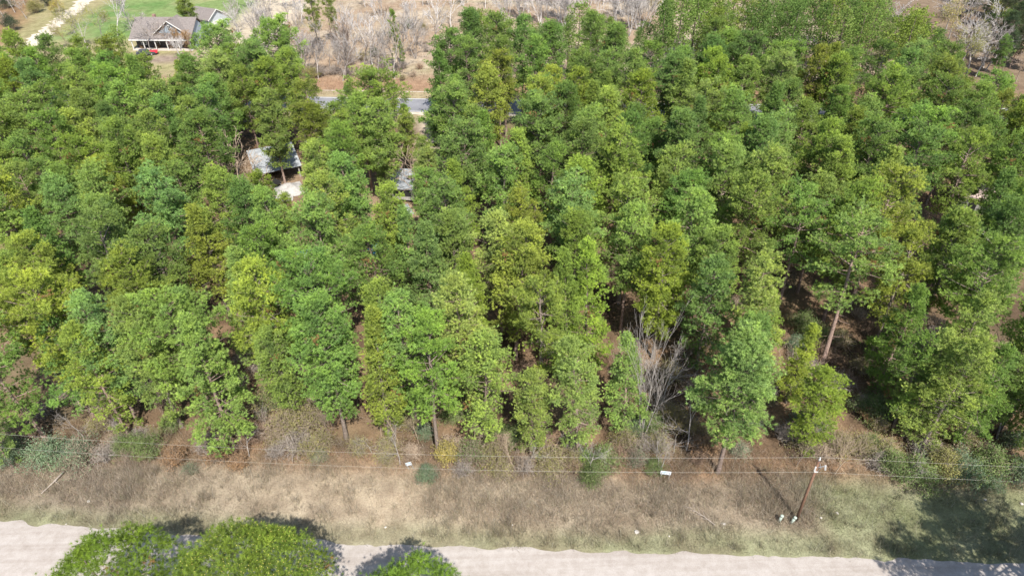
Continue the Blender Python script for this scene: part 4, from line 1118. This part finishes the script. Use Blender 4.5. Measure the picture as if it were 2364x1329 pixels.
# weathered camper
p = at(925, 468)
cp = thing('camper', 'weathered grey camper with a dark roof hatch in the sandy clearing', 'camper', p, math.radians(-10))
MB().box(-2.4, 2.4, 0, 6.4, .55, 2.5).build('body', M_WOOD, cp)
MB().prism([(-2.5, 2.503), (2.5, 2.503), (2.4, 2.68), (-2.4, 2.68)], 'y', -.15, 6.6).build('roof', M_SHEET, cp)
MB().box(.5, 1.3, 3.0, 3.8, 2.683, 2.86).build('roof_hatch', M_BLACK, cp)
MB().box(-1.0, 1.9, -.06, -.003, 1.25, 2.3).build('window', M_BLACK, cp)
for xx in (-2.2, -1.75, -1.3):
    MB().box(xx - .06, xx + .06, -.09, -.003, .6, 2.45).build('frame_bar', M_TRIM, cp)
for s_ in (-1, 1):
    MB().tube([(s_ * 2.2, 2.8, .33), (s_ * 2.43, 2.8, .33)], .33, 12).build('wheel', m_tyre, cp)
crumple('tarp', 'grey sheet draped on the ground below the camper window', at(935, 485), 3.5, 2.0, .6, M_SHEET, 9, 'tarp')
# flat pale trailer
p = at(700, 602)
tr = thing('flat_trailer', 'flat pale trailer under the pines left of the blue tarp', 'trailer', p, math.radians(14))
MB().box(-2.6, 2.6, -1.1, 1.1, .75, .92).build('deck', M_TARPW, tr)
MB().box(1.0, 2.5, -1.05, 1.05, .925, 1.6).build('load_box', M_SHEET, tr)
MB().box(-.6, .9, .3, 1.0, .925, 1.25).build('blue_bundle', M_BLUE, tr)
MB().box(-2.3, -.9, .2, 1.0, .925, 1.3).build('brown_bundle', m_plain('cardboard', (.30, .2, .14), (.4, .28, .2), 2), tr)
for s_ in (-1, 1):
    MB().tube([(0, s_ * .95, .36), (0, s_ * 1.18, .36)], .36, 12).build('wheel', m_tyre, tr)
MB().tube([(-2.6, 0, .8), (-3.8, 0, .6)], .06, 6).build('drawbar', M_METAL, tr)
# pinkish roof on the right
p = at(2243, 472)
sh = thing('cabin', 'small cabin with a pinkish roof among pines near the right edge', 'cabin', p, math.radians(-35))
MB().prism([(-2.6, 0), (2.6, 0), (2.6, 2.5), (0, 3.9), (-2.6, 2.5)], 'x', -3.2, 3.2).build('wall', M_WOOD, sh)
M_PINK = m_plain('pinkish_roof', (.36, .27, .24), (.46, .36, .32), 2, .85, .3)
for q in (-1, 1):
    MB().prism([(0, 3.95), (q * 3.0, 2.33), (q * 3.0, 2.45), (0, 4.07)], 'x', -3.5, 3.5).build('roof_slope', M_PINK, sh)
MB().box(-.5, .5, -2.66, -2.603, 0, 2.0).build('door', M_BLACK, sh)

# ------------------------------------------------------------------ utility pole, wires, pedestals, signs
M_POLE = m_plain('pole_wood', (.14, .075, .05), (.21, .125, .085), 4, .85, .3)
M_PORC = m_plain('porcelain', (.45, .44, .43), (.55, .54, .53), 3, .3, 0, .5)
pb = at(1838, 1201)
PX, PY = pb.x, pb.y
DIR = math.atan(-.062)
up = thing('utility_pole', 'brown wooden utility pole with white insulators on the verge', 'utility pole', (PX, PY, 0), DIR)
MB().tube([(0, 0, -.4), (0, 0, 4), (0, 0, 8.35)], [.14, .125, .10], 12).build('pole', M_POLE, up, smooth=True)
MB().tube([(0, 0, 8.36), (0, 0, 8.62)], [.03, .03], 8).build('top_pin', M_METAL, up)
ins = MB()
for z, r_ in ((8.6, .10), (8.70, .09), (8.80, .07)):
    ins.tube([(0, 0, z), (0, 0, z + .07)], [r_, r_ * .75], 10)
ins.build('top_insulator', M_PORC, up)
MB().tube([(.10, 0, 7.55), (.62, -.1, 7.95)], .035, 6).build('cutout_bracket', M_METAL, up)
cb = MB()
for k in range(4):
    cb.tube([(.62 + .03 * k, -.1, 7.95 - .16 * k), (.65 + .03 * k, -.1, 7.87 - .16 * k)], [.085, .06], 8)
cb.build('fuse_cutout', M_PORC, up)
MB().tube([(.05, -.13, 8.30), (.25, -.2, 7.75), (.12, -.14, 7.2)], .02, 5).build('jumper_wire', M_METAL, up)
ar = MB()
for k in range(4):
    ar.tube([(-.13, -.1, 7.75 - .15 * k), (-.13, -.1, 7.68 - .15 * k)], [.075, .05], 8)
ar.build('arrester', M_PORC, up)
MB().box(-.16, .16, -.18, -.12, 7.12, 7.22).build('neutral_clamp', M_PORC, up)
m, nt, b = mat_new('bare_wire')
b.inputs['Base Color'].default_value = (.55, .52, .46, 1); b.inputs['Metallic'].default_value = .3; b.inputs['Roughness'].default_value = .5
M_WIRE = m
def wire(z, off, label):
    mb = MB()
    cs, sn = math.cos(DIR), math.sin(DIR)
    pts = []
    for span, sgn in ((85, -1), (85, 1)):
        seg = []
        for k in range(25):
            t = k / 24
            l = sgn * span * t
            zz = z - 4 * 1.1 * t * (1 - t)
            yb = .0009 * max(0, -l) ** 2 * .6
            seg.append((PX + l * cs - off * sn, PY + l * sn + off * cs + yb * .4, zz))
        pts = (seg[::-1] if sgn < 0 else pts + seg[1:])
    mb.tube(pts, .0055, 5)
    o = mb.build('power_line', M_WIRE)
    return tag(o, label, 'wire', 'overhead wires along the dirt road')
wire(8.9, 0, 'upper thin overhead wire carried on the pole top insulator')
wire(7.17, -.15, 'lower thin overhead wire clamped to the pole side')
M_PED = m_plain('pale_green_plastic', (.33, .38, .33), (.40, .45, .39), 3, .6, 0)
for (u, v, h, tilt, lab) in ((1798, 1203, 1.0, (.05, .10), 'pale utility pedestal farther left of the utility pole'), (1826, 1206, .95, (.05, .22), 'pale utility pedestal leaning right next to the utility pole')):
    p = at(u, v)
    t = thing('utility_pedestal', lab, 'pedestal', p, 0, 'pedestals by the utility pole')
    t.rotation_euler = (tilt[0], tilt[1], 0)
    MB().tube([(0, 0, -.1), (0, 0, h * .82)], .13, 12).build('housing', M_PED, t, smooth=True)
    MB().tube([(0, 0, h * .83), (0, 0, h * .97), (0, 0, h)], [.155, .15, .09], 12).build('cap', M_PED, t, smooth=True)
M_SIGN = m_plain('sign_face', (.50, .54, .58), (.60, .63, .66), 2, .5, 0, .4)
M_SIGNB = m_plain('sign_print', (.25, .42, .62), (.32, .48, .66), 2, .5, 0, .4)
for (u, v, w, hh, tilt, lab, c) in ((1534, 1106, 1.0, .42, .02, 'white roadside sign on two posts at the forest edge', 1), (951, 1084, .6, .38, -.25, 'small tilted pale sign in front of the central shrubs', 0)):
    p = at(u, v)
    t = thing('sign', lab, 'sign', p, DIR + .1 * (1 - 2 * c), 'signs at the forest edge')
    t.rotation_euler[1] = tilt
    for q in (-1, 1):
        MB().box(q * w * .38 - .03, q * w * .38 + .03, .0, .05, -.1, 1.12).build('post', M_WOOD, t)
    pn = MB().box(-w / 2, w / 2, -.05, -.003, .75, .75 + hh).build('panel', M_SIGN, t)
    pn.rotation_euler = (math.radians(-4), 0, 0)
    MB().box(-w * .42, w * .42, -.056, -.052, .75 + hh * .62, .75 + hh * .88).build('print_band', M_SIGNB, pn)

# rocks, log, fallen branches on the verge
M_ROCK = m_plain('pale_rock', (.40, .37, .33), (.55, .51, .46), 5, .9, .5)
rk = np.random.RandomState(3)
import bmesh
for k, (u, v, s_, lab) in enumerate([(1670, 1209, .28, 'pale rock among weeds left of the two pedestals'), (1895, 1195, .20, 'pale rock just right of the utility pole foot'), (1932, 1184, .24, 'flat pale rock on the green verge right of the pole'),
        (2274, 1153, .20, 'white rock beyond the tree shadow at the right'), (2358, 1163, .26, 'white rock at the right edge of the verge'), (1545, 1237, .12, 'small white pebble on the green verge edge'), (1470, 1228, .34, 'low grey rock half buried in the weeds'), (890, 1216, .22, 'pale stone at the lower end of the trodden path'),
        (1183, 1211, .14, 'tiny pale stone right of the trodden path'), (205, 1157, .24, 'pale stone on the left verge above the road'), (153, 1209, .14, 'tiny white stone at the left road edge')]):
    bm = bmesh.new()
    bmesh.ops.create_icosphere(bm, subdivisions=2, radius=s_ * .55)
    for vv in bm.verts:
        f = .75 + .5 * float(vnoise(vv.co.x * 9 + k * 7, vv.co.y * 9 + vv.co.z * 5, 1.0, k))
        vv.co = Vector((vv.co.x * f * 1.2, vv.co.y * f, vv.co.z * f * .6))
    me = bpy.data.meshes.new('rock'); bm.to_mesh(me); bm.free(); me.materials.append(M_ROCK)
    p = at(u, v)
    tag(obj('rock', me, None, (p.x, p.y, s_ * .2), k), lab, 'rock', 'pale rocks on the verge')
a, b_ = at(96, 1140), at(150, 1092)
fl = thing('fallen_log', 'thin fallen log lying slantwise on the left verge', 'log', (a.x, a.y, 0))
M_LOG = m_plain('log_bark', (.30, .25, .21), (.42, .36, .31), 6, .9, .4)
d_ = b_ - a
MB().tube([(0, 0, .08), tuple(d_ * .5 + Vector((.1, 0, .22))), tuple(d_ + Vector((0, 0, .3)))], [.05, .08, .10], 8).build('stem', M_LOG, fl, smooth=True)
MB().tube([tuple(d_ * .55 + Vector((.1, 0, .22))), tuple(d_ * .35 + Vector((.9, .2, .1)))], [.04, .02], 6).build('branch', M_LOG, fl)
for (u, v, rz, lab) in ((1650, 1215, 2.3, 'pale fallen branch on the verge left of the pedestals'), (1800, 712, .2, 'fallen branch in the right clearing')):
    if v < 800:
        continue
    p = at(u, v)
    t = thing('fallen_branch', lab, 'branch', p, rz)
    MB().tube([(0, 0, .25), (1.2, 0, .3), (3.0, .1, .1)], [.05, .035, .012], 6).build('stem', M_LOG, t)
    for k in range(8):
        xx = .5 + .28 * k; q = 1 if k % 2 else -1
        MB().tube([(xx, 0, .28), (xx + .5, q * .35, .3), (xx + 1.1, q * .55, .12)], [.02, .014, .006], 5).build('twig', M_LOG, t)
strip('worn_verge_line', np.arange(-70, 0, 1.0), lambda x: far_c(x) + 7.15, lambda x: far_c(x) + 7.5, .07, M_SAND, 'thin pale line along the far verge of the paved road', .08, 8)

# ------------------------------------------------------------------ labels
ONES = ['first', 'second', 'third', 'fourth', 'fifth', 'sixth', 'seventh', 'eighth', 'ninth', 'tenth', 'eleventh', 'twelfth', 'thirteenth', 'fourteenth', 'fifteenth', 'sixteenth', 'seventeenth', 'eighteenth', 'nineteenth']
TENS = {2: 'twenty', 3: 'thirty', 4: 'forty', 5: 'fifty', 6: 'sixty', 7: 'seventy', 8: 'eighty', 9: 'ninety'}
TENTH = {2: 'twentieth', 3: 'thirtieth', 4: 'fortieth', 5: 'fiftieth', 6: 'sixtieth', 7: 'seventieth', 8: 'eightieth', 9: 'ninetieth'}
def ordw(n):
    if n < 20:
        return ONES[n - 1]
    if n >= 100:
        return 'hundred and ' + ordw(n - 100) if n > 100 else 'hundredth'
    return TENTH[n // 10] if n % 10 == 0 else TENS[n // 10] + '-' + ONES[n % 10 - 1]
rows = {}
for p in PINES:
    if p[0].get('label'):
        p[0]['group'] = 'pines apart from the forest'
        continue
    x, y = p[1], p[2]
    if p in SPECIAL_DARK:
        key = ('dark', 0)
    elif y > float(far_c(x)):
        key = ('north', int((y - float(far_c(x))) // 12))
    else:
        key = ('main', int((y - float(near_edge(x)) - 6) // 9))
    rows.setdefault(key, []).append((pix((x, y, p[3]))[0], p))
mains = sorted(k for k in rows if k[0] == 'main'); norths = sorted(k for k in rows if k[0] == 'north')
for key, lst in rows.items():
    lst.sort(key=lambda q: q[0])
    for k, (_, p) in enumerate(lst):
        p[0]['category'] = 'tree'
        if key[0] == 'main':
            t = '%s pine, %s from the left in the %s row behind the dirt road' % (TNAME[p[4]], ordw(k + 1), ordw(mains.index(key) + 1))
            p[0]['group'] = 'pines of the forest between the two roads'
        elif key[0] == 'north':
            t = '%s pine, %s from the left in the %s row beyond the paved road' % (TNAME[p[4]], ordw(k + 1), ordw(norths.index(key) + 1))
            p[0]['group'] = 'pines beyond the paved road'
        else:
            t = '%s evergreen, %s from the left in the dark wood at upper right' % (TNAME[p[4]], ordw(k + 1))
            p[0]['group'] = 'dark evergreens at the upper right'
        p[0]['label'] = t
byg = {}
for r_ in BARES:
    r_[0]['category'] = 'tree'; r_[0]['group'] = r_[3]
    if r_[4]:
        r_[0]['label'] = r_[4]
    else:
        byg.setdefault(r_[3], []).append(r_)
WHERE = {G1: 'along the far side of the paved road', G2: 'on the brown field at the top', G3: 'on the sand right of the house', G4: 'in the yard around the house', G5: 'in the upper left wood', G6: 'at the upper right', G8: 'of the thin saplings at the forest edge'}
for g, lst in byg.items():
    lst.sort(key=lambda q: q[1])
    for k, r_ in enumerate(lst):
        r_[0]['label'] = '%s %s tree, %s from the left %s' % ('budding' if r_[5] else 'bare', BCN[r_[2]], ordw(k + 1), WHERE[g])
WS = {EDGE: 'along the forest edge', FLOOR: 'on the brown forest floor', NORTH: 'beyond the paved road', HOUSEG: 'around the house and track', CLEAR: 'near the sheds'}
sg = {}
for r_ in SHRUBS:
    sg.setdefault(r_[3], []).append(r_)
for g, lst in sg.items():
    lst.sort(key=lambda q: q[1][0])
    for k, r_ in enumerate(lst):
        r_[0]['category'], r_[0]['group'] = 'shrub', g
        r_[0]['label'] = '%s shrub, %s from left of those %s' % (SCOL[r_[2]][1], ordw(k + 1), WS[g])
print('pines', len(PINES), 'bare', len(BARES), 'shrubs', len(SHRUBS))
